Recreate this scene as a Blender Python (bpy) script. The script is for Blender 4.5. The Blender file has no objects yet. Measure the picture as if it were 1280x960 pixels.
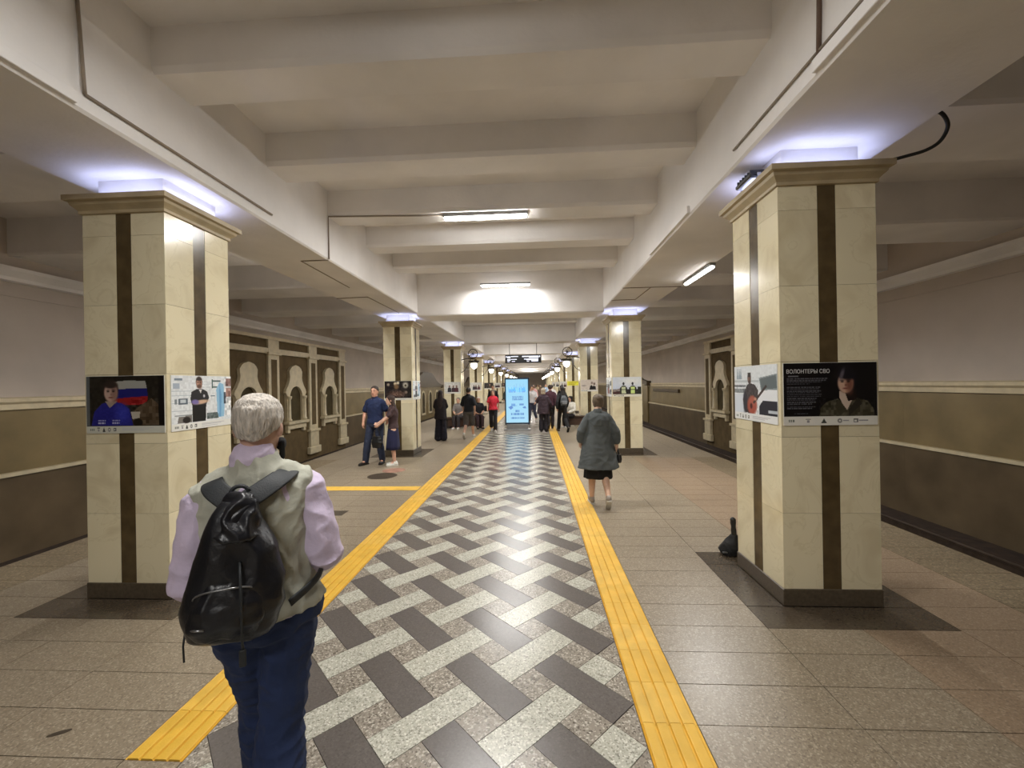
import bpy, bmesh, math, random
import numpy as np
from mathutils import Vector, Matrix, noise as mnoise
random.seed(7); np.random.seed(7)
scene = bpy.context.scene
COL = scene.collection
PI = math.pi

# ------------------------------------------------------------------ camera
CAM_H = 1.8
cam_d = bpy.data.cameras.new('camera'); cam = bpy.data.objects.new('camera', cam_d); COL.objects.link(cam)
cam_d.sensor_fit = 'HORIZONTAL'; cam_d.sensor_width = 36.0; cam_d.lens = 519.75 / 1280 * 36.0
cam_d.clip_start = 0.05; cam_d.clip_end = 300
_yaw, _roll = -0.0536, -0.017
_f = Vector((math.sin(_yaw), math.cos(_yaw), 0)); _r = Vector((math.cos(_yaw), -math.sin(_yaw), 0)); _u = _r.cross(_f)
_r2 = math.cos(_roll) * _r + math.sin(_roll) * _u; _u2 = -math.sin(_roll) * _r + math.cos(_roll) * _u
M = Matrix((_r2, _u2, -_f)).transposed().to_4x4(); M.translation = Vector((0.602, 0, CAM_H))
cam.matrix_world = M
scene.camera = cam
# ------------------------------------------------------------------ world, exposure
w = bpy.data.worlds.new('world'); scene.world = w; w.use_nodes = True
w.node_tree.nodes['Background'].inputs[0].default_value = (0.05, 0.048, 0.045, 1)
w.node_tree.nodes['Background'].inputs[1].default_value = 0.3
vs = scene.view_settings
vs.view_transform = 'Standard'; vs.look = 'None'; vs.gamma = 1.0; vs.use_curve_mapping = False; vs.exposure = 0.12
scene.cycles.use_denoising = True
scene.cycles.max_bounces = 8; scene.cycles.diffuse_bounces = 5; scene.cycles.glossy_bounces = 3
scene.cycles.sample_clamp_indirect = 4.0
# lamp strengths (the lamps themselves are built with their fixtures further down)
TUBE_W, SIDE_W, LED_W, SCONCE_W = 82.0, 96.0, 3.2, 9.0
TUBE_C, LED_C, SCONCE_C = (1.0, 0.985, 0.955), (0.56, 0.62, 1.0), (1.0, 0.92, 0.78)

# ------------------------------------------------------------------ helpers
def lin(c):
    return tuple(((v / 255) / 12.92 if v / 255 <= 0.04045 else ((v / 255 + 0.055) / 1.055) ** 2.4) for v in c)

def tag(o, label=None, cat=None, group=None, kind=None):
    if label: o['label'] = label
    if cat: o['category'] = cat
    if group: o['group'] = group
    if kind: o['kind'] = kind
    return o

def link(o, parent=None):
    COL.objects.link(o)
    if parent is not None: o.parent = parent
    return o

def empty(name, loc=(0, 0, 0), rz=0.0, parent=None):
    o = bpy.data.objects.new(name, None); o.empty_display_size = 0.1
    o.location = loc; o.rotation_euler = (0, 0, rz)
    return link(o, parent)

class MB:
    def __init__(s): s.v = []; s.f = []
    def add(s, vs, fs):
        b = len(s.v); s.v += [tuple(p) for p in vs]; s.f += [tuple(i + b for i in f) for f in fs]; return s
    def box(s, x0, x1, y0, y1, z0, z1):
        return s.add([(x0, y0, z0), (x1, y0, z0), (x1, y1, z0), (x0, y1, z0), (x0, y0, z1), (x1, y0, z1), (x1, y1, z1), (x0, y1, z1)],
                     [(0, 3, 2, 1), (4, 5, 6, 7), (0, 1, 5, 4), (1, 2, 6, 5), (2, 3, 7, 6), (3, 0, 4, 7)])
    def prism(s, poly, h0, h1, axis='z'):
        n = len(poly); P = {'z': lambda a, b, c: (a, b, c), 'x': lambda a, b, c: (c, a, b), 'y': lambda a, b, c: (a, c, b)}[axis]
        vs = [P(a, b, h0) for a, b in poly] + [P(a, b, h1) for a, b in poly]
        return s.add(vs, [tuple(range(n))[::-1], tuple(range(n, 2 * n))] + [(i, (i + 1) % n, n + (i + 1) % n, n + i) for i in range(n)])
    def rings(s, R, closed=False, cap=True):
        n = len(R[0]); m = len(R); vs = [p for r in R for p in r]; fs = []
        for i in range(m if closed else m - 1):
            a, b = i * n, ((i + 1) % m) * n
            for j in range(n): k = (j + 1) % n; fs.append((a + j, a + k, b + k, b + j))
        if cap and not closed: fs += [tuple(range(n))[::-1], tuple(range((m - 1) * n, m * n))]
        return s.add(vs, fs)
    def tube(s, pts, r, n=10, cap=True, closed=False):
        pts = [Vector(p) for p in pts]; rr = r if isinstance(r, (list, tuple)) else [r] * len(pts); R = []; pu = None
        for i, p in enumerate(pts):
            if closed: d = pts[(i + 1) % len(pts)] - pts[i - 1]
            else: d = pts[min(i + 1, len(pts) - 1)] - pts[max(i - 1, 0)]
            d.normalize()
            u = pu if pu is not None else (Vector((1, 0, 0)) if abs(d.x) < 0.9 else Vector((0, 1, 0)))
            u = (u - d * d.dot(u)).normalized(); pu = u; v = d.cross(u)
            R.append([tuple(p + rr[i] * (math.cos(t) * u + math.sin(t) * v)) for t in [2 * PI * k / n for k in range(n)]])
        return s.rings(R, closed, cap)
    def lathe(s, prof, n=24, c=(0, 0, 0)):
        return s.rings([[(c[0] + r * math.cos(2 * PI * k / n), c[1] + r * math.sin(2 * PI * k / n), c[2] + z) for k in range(n)] for r, z in prof])
    def mesh(s, name, smooth=False):
        me = bpy.data.meshes.new(name); me.from_pydata(s.v, [], s.f)
        bm = bmesh.new(); bm.from_mesh(me); bmesh.ops.recalc_face_normals(bm, faces=bm.faces); bm.to_mesh(me); bm.free()
        if smooth: me.polygons.foreach_set('use_smooth', [True] * len(me.polygons))
        return me
    def build(s, name, mat, parent=None, smooth=False, bevel=0.0, loc=None, seg=1):
        me = s.mesh(name, smooth)
        if bevel:
            bm = bmesh.new(); bm.from_mesh(me)
            es = [e for e in bm.edges if len(e.link_faces) == 2 and e.calc_face_angle(0) > 0.5]
            bmesh.ops.bevel(bm, geom=es, offset=bevel, segments=seg, affect='EDGES', clamp_overlap=True); bm.to_mesh(me); bm.free()
        me.materials.append(mat)
        o = bpy.data.objects.new(name, me)
        if loc is not None: o.location = loc
        return link(o, parent)

def inst(name, me, parent=None, loc=(0, 0, 0), rz=0.0):
    o = bpy.data.objects.new(name, me); o.location = loc; o.rotation_euler = (0, 0, rz)
    return link(o, parent)

def copy_tree(o, parent=None, dz=(0, 0, 0)):
    c = o.copy(); COL.objects.link(c); c.parent = parent
    for ch in list(o.children): copy_tree(ch, c)
    return c

# ------------------------------------------------------------------ materials
MATS = {}
def nmat(name):
    m = bpy.data.materials.new(name); m.use_nodes = True; nt = m.node_tree
    return m, nt, nt.nodes['Principled BSDF']

def pos_node(nt, world=True, scale=None):
    g = nt.nodes.new('ShaderNodeNewGeometry') if world else nt.nodes.new('ShaderNodeTexCoord')
    out = g.outputs['Position'] if world else g.outputs['Object']
    if scale:
        mp = nt.nodes.new('ShaderNodeMapping'); mp.inputs['Scale'].default_value = scale; nt.links.new(out, mp.inputs[0]); out = mp.outputs[0]
    return out

def mat(name, c, rough=0.6, var=0.06, scale=4.0, bump=0.0, bscale=60.0, metal=0.0, spec=0.5, world=True, stretch=None, coat=0.0):
    if name in MATS: return MATS[name]
    m, nt, b = nmat(name); L = nt.links.new; c = lin(c)
    b.inputs['Roughness'].default_value = rough; b.inputs['Metallic'].default_value = metal; b.inputs['Specular IOR Level'].default_value = spec
    b.inputs['Coat Weight'].default_value = coat; b.inputs['Coat Roughness'].default_value = 0.08
    P = pos_node(nt, world, stretch)
    n = nt.nodes.new('ShaderNodeTexNoise'); n.inputs['Scale'].default_value = scale; n.inputs['Detail'].default_value = 5; L(P, n.inputs['Vector'])
    r = nt.nodes.new('ShaderNodeValToRGB'); e = r.color_ramp.elements
    e[0].position = 0.3; e[1].position = 0.7
    e[0].color = (*[v * (1 - var * 2) for v in c], 1); e[1].color = (*[min(1, v * (1 + var * 2)) for v in c], 1)
    L(n.outputs['Fac'], r.inputs[0]); L(r.outputs[0], b.inputs['Base Color'])
    if bump:
        n2 = nt.nodes.new('ShaderNodeTexNoise'); n2.inputs['Scale'].default_value = bscale; n2.inputs['Detail'].default_value = 4; L(P, n2.inputs['Vector'])
        bp = nt.nodes.new('ShaderNodeBump'); bp.inputs['Strength'].default_value = bump; bp.inputs['Distance'].default_value = 0.01
        L(n2.outputs['Fac'], bp.inputs['Height']); L(bp.outputs[0], b.inputs['Normal'])
    MATS[name] = m; return m

def terrazzo(name, base, dark, light, scale=90.0, rough=0.3, big=0.12, spec=0.5):
    m, nt, b = nmat(name); L = nt.links.new; P = pos_node(nt)
    v = nt.nodes.new('ShaderNodeTexVoronoi'); v.inputs['Scale'].default_value = scale; L(P, v.inputs['Vector'])
    sp = nt.nodes.new('ShaderNodeSeparateColor'); L(v.outputs['Color'], sp.inputs[0])
    r = nt.nodes.new('ShaderNodeValToRGB'); r.color_ramp.interpolation = 'LINEAR'; e = r.color_ramp.elements
    e[0].position = 0.0; e[0].color = (*lin(dark), 1); e[1].position = 1.0; e[1].color = (*lin(light), 1)
    for p, c in ((0.28, base), (0.72, base)):
        q = e.new(p); q.color = (*lin(c), 1)
    L(sp.outputs[0], r.inputs[0])
    n = nt.nodes.new('ShaderNodeTexNoise'); n.inputs['Scale'].default_value = 1.3; n.inputs['Detail'].default_value = 6; L(P, n.inputs['Vector'])
    mr = nt.nodes.new('ShaderNodeMapRange'); mr.inputs[1].default_value = 0.15; mr.inputs[2].default_value = 0.85; mr.inputs[3].default_value = 1 - big; mr.inputs[4].default_value = 1 + big
    L(n.outputs['Fac'], mr.inputs[0])
    mx = nt.nodes.new('ShaderNodeVectorMath'); mx.operation = 'SCALE'; L(r.outputs[0], mx.inputs[0]); L(mr.outputs[0], mx.inputs['Scale'])
    L(mx.outputs[0], b.inputs['Base Color'])
    mr2 = nt.nodes.new('ShaderNodeMapRange'); mr2.inputs[1].default_value = 0.1; mr2.inputs[2].default_value = 0.9; mr2.inputs[3].default_value = rough * 0.9; mr2.inputs[4].default_value = rough * 1.1
    L(n.outputs['Fac'], mr2.inputs[0]); L(mr2.outputs[0], b.inputs['Roughness']); b.inputs['Specular IOR Level'].default_value = spec
    MATS[name] = m; return m

def marble(name, c1, c2, vein, rough=0.16):
    m, nt, b = nmat(name); L = nt.links.new; P = pos_node(nt)
    oi = nt.nodes.new('ShaderNodeObjectInfo')
    ad = nt.nodes.new('ShaderNodeVectorMath'); ad.operation = 'MULTIPLY_ADD'; L(oi.outputs['Random'], ad.inputs[0]); ad.inputs[1].default_value = (37, 11, 23); L(P, ad.inputs[2])
    n = nt.nodes.new('ShaderNodeTexNoise'); n.inputs['Scale'].default_value = 2.6; n.inputs['Detail'].default_value = 8; n.inputs['Distortion'].default_value = 1.2; L(ad.outputs[0], n.inputs['Vector'])
    r = nt.nodes.new('ShaderNodeValToRGB'); e = r.color_ramp.elements
    e[0].position = 0.33; e[0].color = (*lin(c2), 1); e[1].position = 0.62; e[1].color = (*lin(c1), 1)
    q = e.new(0.5); q.color = (*lin(c1), 1); q2 = e.new(0.515); q2.color = (*lin(vein), 1); q3 = e.new(0.53); q3.color = (*lin(c1), 1)
    L(n.outputs['Fac'], r.inputs[0])
    mr = nt.nodes.new('ShaderNodeMapRange'); mr.inputs[3].default_value = 0.9; mr.inputs[4].default_value = 1.07; L(oi.outputs['Random'], mr.inputs[0])
    mx = nt.nodes.new('ShaderNodeVectorMath'); mx.operation = 'SCALE'; L(r.outputs[0], mx.inputs[0]); L(mr.outputs[0], mx.inputs['Scale'])
    L(mx.outputs[0], b.inputs['Base Color']); b.inputs['Roughness'].default_value = rough
    MATS[name] = m; return m

def emis(name, c, strength):
    m, nt, b = nmat(name)
    b.inputs['Base Color'].default_value = (*c, 1); b.inputs['Emission Color'].default_value = (*c, 1); b.inputs['Emission Strength'].default_value = strength
    MATS[name] = m; return m

def vcol(name, rough=0.4, emit=0.0):
    m, nt, b = nmat(name); a = nt.nodes.new('ShaderNodeVertexColor'); a.layer_name = 'print'
    b.inputs['Roughness'].default_value = rough
    if not emit: nt.links.new(a.outputs[0], b.inputs['Base Color'])
    else:
        b.inputs['Base Color'].default_value = (0.02, 0.02, 0.02, 1)
        nt.links.new(a.outputs[0], b.inputs['Emission Color']); b.inputs['Emission Strength'].default_value = emit
    MATS[name] = m; return m

m_plaster = mat('plaster', (233, 230, 228), 0.85, 0.05, 0.9, 0.25, 25)
m_plaster2 = mat('plaster_wall', (184, 173, 162), 0.8, 0.06, 0.8, 0.2, 20)
m_marble = marble('cream_marble', (228, 218, 186), (214, 202, 168), (219, 208, 174))
m_marble_w = marble('pale_marble', (224, 218, 200), (208, 200, 180), (186, 176, 156), 0.22)
m_brown = mat('brown_stone', (84, 70, 46), 0.22, 0.12, 9)
m_cap = mat('cap_stone', (176, 160, 128), 0.5, 0.07, 5, 0.1, 40)
m_plinth = mat('plinth_granite', (84, 74, 60), 0.3, 0.12, 40)
m_core = mat('grout_core', (96, 84, 62), 0.9, 0.1, 10)
m_floor = terrazzo('terrazzo_brown', (140, 127, 108), (116, 104, 87), (172, 160, 140), 120, 0.36, 0.12)
m_floorR = terrazzo('terrazzo_rose', (146, 126, 104), (124, 106, 88), (170, 152, 130), 120, 0.36, 0.15)
m_edge = terrazzo('terrazzo_edge', (126, 112, 90), (96, 84, 68), (160, 146, 120), 75, 0.4, 0.12)
m_light = terrazzo('granite_light', (182, 180, 166), (134, 132, 120), (220, 218, 206), 120, 0.25, 0.06, 0.38)
m_mid = terrazzo('granite_mid', (144, 136, 124), (96, 88, 78), (196, 188, 174), 105, 0.26, 0.08, 0.38)
m_dark = terrazzo('granite_dark', (98, 92, 88), (90, 84, 80), (106, 100, 95), 120, 0.26, 0.08, 0.38)
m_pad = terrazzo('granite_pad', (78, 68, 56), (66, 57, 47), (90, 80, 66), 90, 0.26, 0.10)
m_joint = mat('floor_joint', (78, 68, 56), 0.9, 0.1, 20)
m_yellow = mat('tactile_yellow', (222, 176, 62), 0.55, 0.05, 7, 0.15, 90)
m_yellow2 = mat('tactile_yellow_worn', (224, 180, 72), 0.55, 0.06, 7, 0.15, 90)
m_wallmid = mat('wall_stone_olive', (128, 112, 80), 0.28, 0.10, 1.6)
m_walllow = mat('wall_stone_dark', (98, 84, 64), 0.32, 0.12, 1.6)
m_cream = mat('cream_stone', (206, 192, 160), 0.45, 0.06, 6)
m_relief = mat('relief_brown', (98, 82, 56), 0.75, 0.10, 4, spec=0.15)
m_recess = mat('relief_recess', (72, 62, 40), 0.7, 0.12, 4, spec=0.15)
m_roof = mat('relief_roof', (74, 58, 36), 0.4, 0.14, 5)
m_track = mat('track_bed', (52, 38, 28), 0.95, 0.25, 6, 0.6, 12)
m_steel = mat('rail_steel', (110, 96, 84), 0.35, 0.1, 8, metal=0.8)
m_black = mat('black_plastic', (22, 22, 24), 0.4, 0.1, 10)
m_grey = mat('grey_metal', (150, 150, 150), 0.35, 0.05, 10, metal=0.6)
m_cable = mat('cable_grey', (120, 108, 94), 0.6, 0.05, 10)
m_white = mat('white_print', (226, 226, 222), 0.4, 0.02, 10)
m_tube = emis('tube_glow', (1.0, 0.985, 0.955), 75.0)
m_tube_hooded = emis('tube_glow_hooded', (1.0, 0.985, 0.955), 14.0)
m_led = emis('led_glow', LED_C, 2.0)
m_globe = emis('globe_glow', (1.0, 0.95, 0.86), 5.0)
m_iron = mat('wrought_iron', (46, 42, 36), 0.4, 0.1, 10, metal=0.5)

# ------------------------------------------------------------------ dimensions
XP, PW = 2.557, 0.745                       # pillar inner face, pillar width
PY = [3.415 + 7.2 * k for k in range(10)]   # pillar front faces
Y0, Y1 = -9.0, 76.0
XE = 4.93                                   # platform edge
XW = 8.2                                    # track walls
XI, XO, ZS = 2.37, 3.5, 3.66                # long beams over the pillars: inner edge, outer edge, soffit
ZB, ZC = 4.3, 4.66                          # cross beams, slab

# ------------------------------------------------------------------ floor
floor = tag(MB().box(-XE, XE, Y0, Y1, -0.25, -0.012).build('floor', m_joint), kind='structure')
Q = 0.141
PB = 2.638
def clip(poly, lo, hi):
    def half(p, f):
        out = []
        for i in range(len(p)):
            a, b = p[i], p[(i + 1) % len(p)]; fa, fb = f(a), f(b)
            if fa >= 0: out.append(a)
            if (fa >= 0) != (fb >= 0):
                t = fa / (fa - fb); out.append((a[0] + t * (b[0] - a[0]), a[1] + t * (b[1] - a[1])))
        return out
    p = half(poly, lambda q: q[0] - lo); return half(p, lambda q: hi - q[0]) if p else p
def shrink(poly, g=0.003):
    cx = sum(p[0] for p in poly) / len(poly); cy = sum(p[1] for p in poly) / len(poly); out = []
    for x, y in poly:
        d = math.hypot(x - cx, y - cy) or 1; k = max(0.0, 1 - g / d); out.append((cx + (x - cx) * k, cy + (y - cy) * k))
    return out
def para(x, y, na, nb):
    return [(x, y), (x + na * Q, y + na * Q), (x + na * Q + nb * Q, y + na * Q - nb * Q), (x + nb * Q, y - nb * Q)]
slab_cache = {}
stuff = {'dark': MB(), 'light': MB(), 'mid': MB()}
smat = {'dark': m_dark, 'light': m_light, 'mid': m_mid}
sname = {'dark': 'dark_slab', 'light': 'light_slab', 'mid': 'grey_slab'}
XH = 8 * Q
def put(kind, poly, x, y, key):
    poly = clip(poly, -XH, XH)
    if len(poly) < 3: return
    A = abs(sum(poly[i][0] * poly[(i + 1) % len(poly)][1] - poly[(i + 1) % len(poly)][0] * poly[i][1] for i in range(len(poly)))) / 2
    if A < 1e-3: return
    poly = shrink(poly)
    cy = sum(p[1] for p in poly) / len(poly)
    if 14.9 < cy < 17.3: return
    if 1.0 < cy < 9.6:
        k = (kind, key)
        if k not in slab_cache:
            me = MB().prism([(px - x, py - y) for px, py in poly], -0.02, 0).mesh(sname[kind]); me.materials.append(smat[kind]); slab_cache[k] = me
        inst(sname[kind], slab_cache[k], floor, (x, y, random.uniform(-0.0006, 0.0006)))
    else:
        n = len(poly); stuff[kind].add([(px, py, 0) for px, py in poly], [tuple(range(n))[::-1]])
for j in range(-22, 136):
    y = PB + 4 * Q * j
    if y < Y0 + 1 or y > Y1 - 1: continue
    for i in range(-3, 3):
        x = 4 * Q * i
        if -8 * Q - 1e-6 <= x <= 4 * Q + 1e-6: put('dark', para(x, y, 1, 3), x, y, i)
        lx, ly = x + 2 * Q, y - 4 * Q
        if lx + 4 * Q <= XH + 1e-6 and lx >= -XH - 1e-6: put('light', para(lx, ly, 3, 1), lx, ly, i)
        elif lx + 2 * Q <= XH + 1e-6 and lx >= 0:                      # cut light slab at the right border
            put('light', para(lx, ly, 1, 1), lx, ly, ('r', i)); put('mid', para(lx + Q, ly + Q, 2, 1), lx, ly, ('r', i))
        elif lx < -XH and lx + 4 * Q > -XH:                            # and at the left border
            put('light', para(lx + 2 * Q, ly + 2 * Q, 1, 1), lx, ly, ('l', i)); put('mid', para(lx, ly, 2, 1), lx, ly, ('l', i))
        sx, sy = x + 3 * Q, y - Q; put('mid', para(sx, sy, 1, 1), sx, sy, ('a', i))
        sx, sy = x + Q, y - 3 * Q; put('mid', para(sx, sy, 1, 1), sx, sy, ('b', i))
for k, mb in stuff.items(): tag(mb.build('paving_pattern', smat[k], floor), kind='stuff')
# plain cross band where the screen stands
for i in range(4):
    for j in range(4): MB().prism(shrink([(-XH + i * 0.564, 14.9 + j * 0.6), (-XH + (i + 1) * 0.564, 14.9 + j * 0.6), (-XH + (i + 1) * 0.564, 15.5 + j * 0.6), (-XH + i * 0.564, 15.5 + j * 0.6)]), -0.02, 0).build('plain_slab', m_mid, floor)
# tactile strips: ribbed tiles of 0.3 m
def tactile_mesh(mt):
    mb = MB(); W_, D_ = 0.292, 0.297; x0 = -W_ / 2; prof = [(x0, 0.0)]
    for i in range(4):
        a = x0 + 0.008 + i * 0.070; prof += [(a, -0.007), (a + 0.004, 0.004), (a + 0.010, 0.006), (a + 0.054, 0.006), (a + 0.060, 0.004), (a + 0.064, -0.007)]
    prof += [(-x0, 0.0)]; prof = [(-W_ / 2, -0.015)] + prof + [(W_ / 2, -0.015)]
    mb.prism(prof, -D_ / 2, D_ / 2, 'y'); me = mb.mesh('tactile_tile'); me.materials.append(mt); return me
tm = [tactile_mesh(m_yellow), tactile_mesh(m_yellow2)]
sr = {-1: MB(), 1: MB()}
for s in (-1, 1):
    for j in range(-30, 246):
        y = 2.2226 + 0.3 * j + 0.15
        if s < 0 and y < 2.0: continue                                   # the left strip ends short of the camera
        if y < Y0 + 1 or y > Y1 - 1: continue
        if y < 14.8: inst('tactile_tile', tm[0 if random.random() < 0.6 else 1], floor, (s * 1.277, y, 0.001))
        else: sr[s].box(s * 1.277 - 0.145, s * 1.277 + 0.145, y - 0.148, y + 0.148, -0.01, 0.005)
for s in (-1, 1): tag(sr[s].build('tactile_strip', m_yellow, floor), kind='stuff')
# a single flat yellow guide line running to the left
for j in range(7):
    MB().box(-1.44 - 0.3 * j - 0.297, -1.44 - 0.3 * j, 7.05, 7.32, -0.01, 0.004).build('guide_tile', m_yellow2, floor)
for j in range(6):                                                   # plain slabs carry on where the left strip ends
    y = 1.9226 - 0.3 * (j + 1); MB().box(-1.422, -1.132, y + .002, y + .298, -0.02, 0).build('terrazzo_slab', m_floor, floor)
# side paving
side_me = {}
farside = {-1: MB(), 1: MB()}
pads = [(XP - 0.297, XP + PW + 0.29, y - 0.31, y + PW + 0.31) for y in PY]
def inpad(x0, x1, y0, y1):
    for a, b, c, d in pads:
        if x1 > a + 0.01 and x0 < b - 0.01 and y1 > c + 0.01 and y0 < d - 0.01: return (a, b, c, d)
    return None
for s in (-1, 1):
    xs = [1.4255, 2.26, 2.92, 3.592, 4.27, XE]
    for j in range(-37, 246):
        y = 2.2226 + 0.3 * j
        if y < Y0 or y > Y1 - 0.4: continue
        for i in range(5):
            x0, x1 = xs[i], xs[i + 1]; e = 0.0025
            if s < 0 and i < 3 and 7.05 - 0.3 < y < 7.32 and i == 0: pass
            yy0, yy1 = y + e, y + 0.3 - e
            pd = inpad(x0, x1, yy0, yy1)
            if pd:
                if yy0 >= pd[2] - 0.005 and yy1 <= pd[3] + 0.005: continue
                if yy0 < pd[2] < yy1: yy1 = pd[2] - e
                if yy0 < pd[3] < yy1: yy0 = pd[3] + e
                if yy1 - yy0 < 0.02: continue
            mt = m_edge if i == 4 else (m_floorR if (s > 0 and i >= 2) else m_floor)
            if 1.2 < y < 9.9 and not pd:
                k = (s, i)
                if k not in side_me:
                    me = MB().box((x0 + e) * s if s > 0 else -(x1 - e), (x1 - e) if s > 0 else -(x0 + e), e, 0.3 - e, -0.02, 0).mesh('terrazzo_slab'); me.materials.append(mt); side_me[k] = me
                inst('terrazzo_slab', side_me[k], floor, (0, y, random.uniform(-0.0005, 0.0005)))
            elif pd and y < 9.9:
                MB().box(min(s * (x0 + e), s * (x1 - e)), max(s * (x0 + e), s * (x1 - e)), yy0, yy1, -0.02, 0).build('terrazzo_slab', mt, floor)
            else:
                a, b = sorted((s * (x0 + e), s * (x1 - e))); farside[s].add([(a, yy0, 0), (b, yy0, 0), (b, yy1, 0), (a, yy1, 0)], [(0, 1, 2, 3)])
for s in (-1, 1): tag(farside[s].build('side_paving', m_floor, floor), kind='stuff')
# narrow filler between pattern and strips
for s in (-1, 1):
    a, b = sorted((s * (XH + 0.001), s * 1.13)); MB().box(a, b, Y0, Y1, -0.012, -0.002).build('border_joint', m_joint, floor)
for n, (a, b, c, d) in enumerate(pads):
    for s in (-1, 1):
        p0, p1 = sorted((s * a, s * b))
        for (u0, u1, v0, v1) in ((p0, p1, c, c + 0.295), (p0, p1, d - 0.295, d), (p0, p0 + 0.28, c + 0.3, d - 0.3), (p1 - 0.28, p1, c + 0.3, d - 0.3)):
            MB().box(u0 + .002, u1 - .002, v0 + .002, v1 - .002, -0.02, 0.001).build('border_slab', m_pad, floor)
MB().prism([(-1.93 + .045 * math.cos(t), 2.06 + .018 * math.sin(t) + .022 * math.cos(t)) for t in [2 * PI * i / 14 for i in range(14)]], 0.0004, 0.0012).build('floor_stain', mat('stain_dark', (66, 56, 44), 0.6), floor)
# round and square hatch plates and a worn red patch
m_hatch = mat('hatch_iron', (70, 60, 48), 0.5, 0.15, 30, 0.3, 80, metal=0.3)
MB().lathe([(0.001, 0.0), (0.27, 0.0), (0.29, 0.003), (0.001, 0.004)], 28, (-2.47, 8.18, 0.0)).build('hatch_plate', m_hatch, floor)
MB().box(-2.62, -2.12, 5.68, 5.9, -0.01, 0.002).build('hatch_plate', m_hatch, floor, bevel=0.001)
m_red = mat('red_marking', (152, 114, 98), 0.5, 0.2, 8)
MB().lathe([(0.001, 0.0), (0.24, 0.0), (0.24, 0.0018), (0.001, 0.002)], 28, (-2.42, 8.72, 0.0)).build('floor_marking', m_red, floor)

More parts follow.
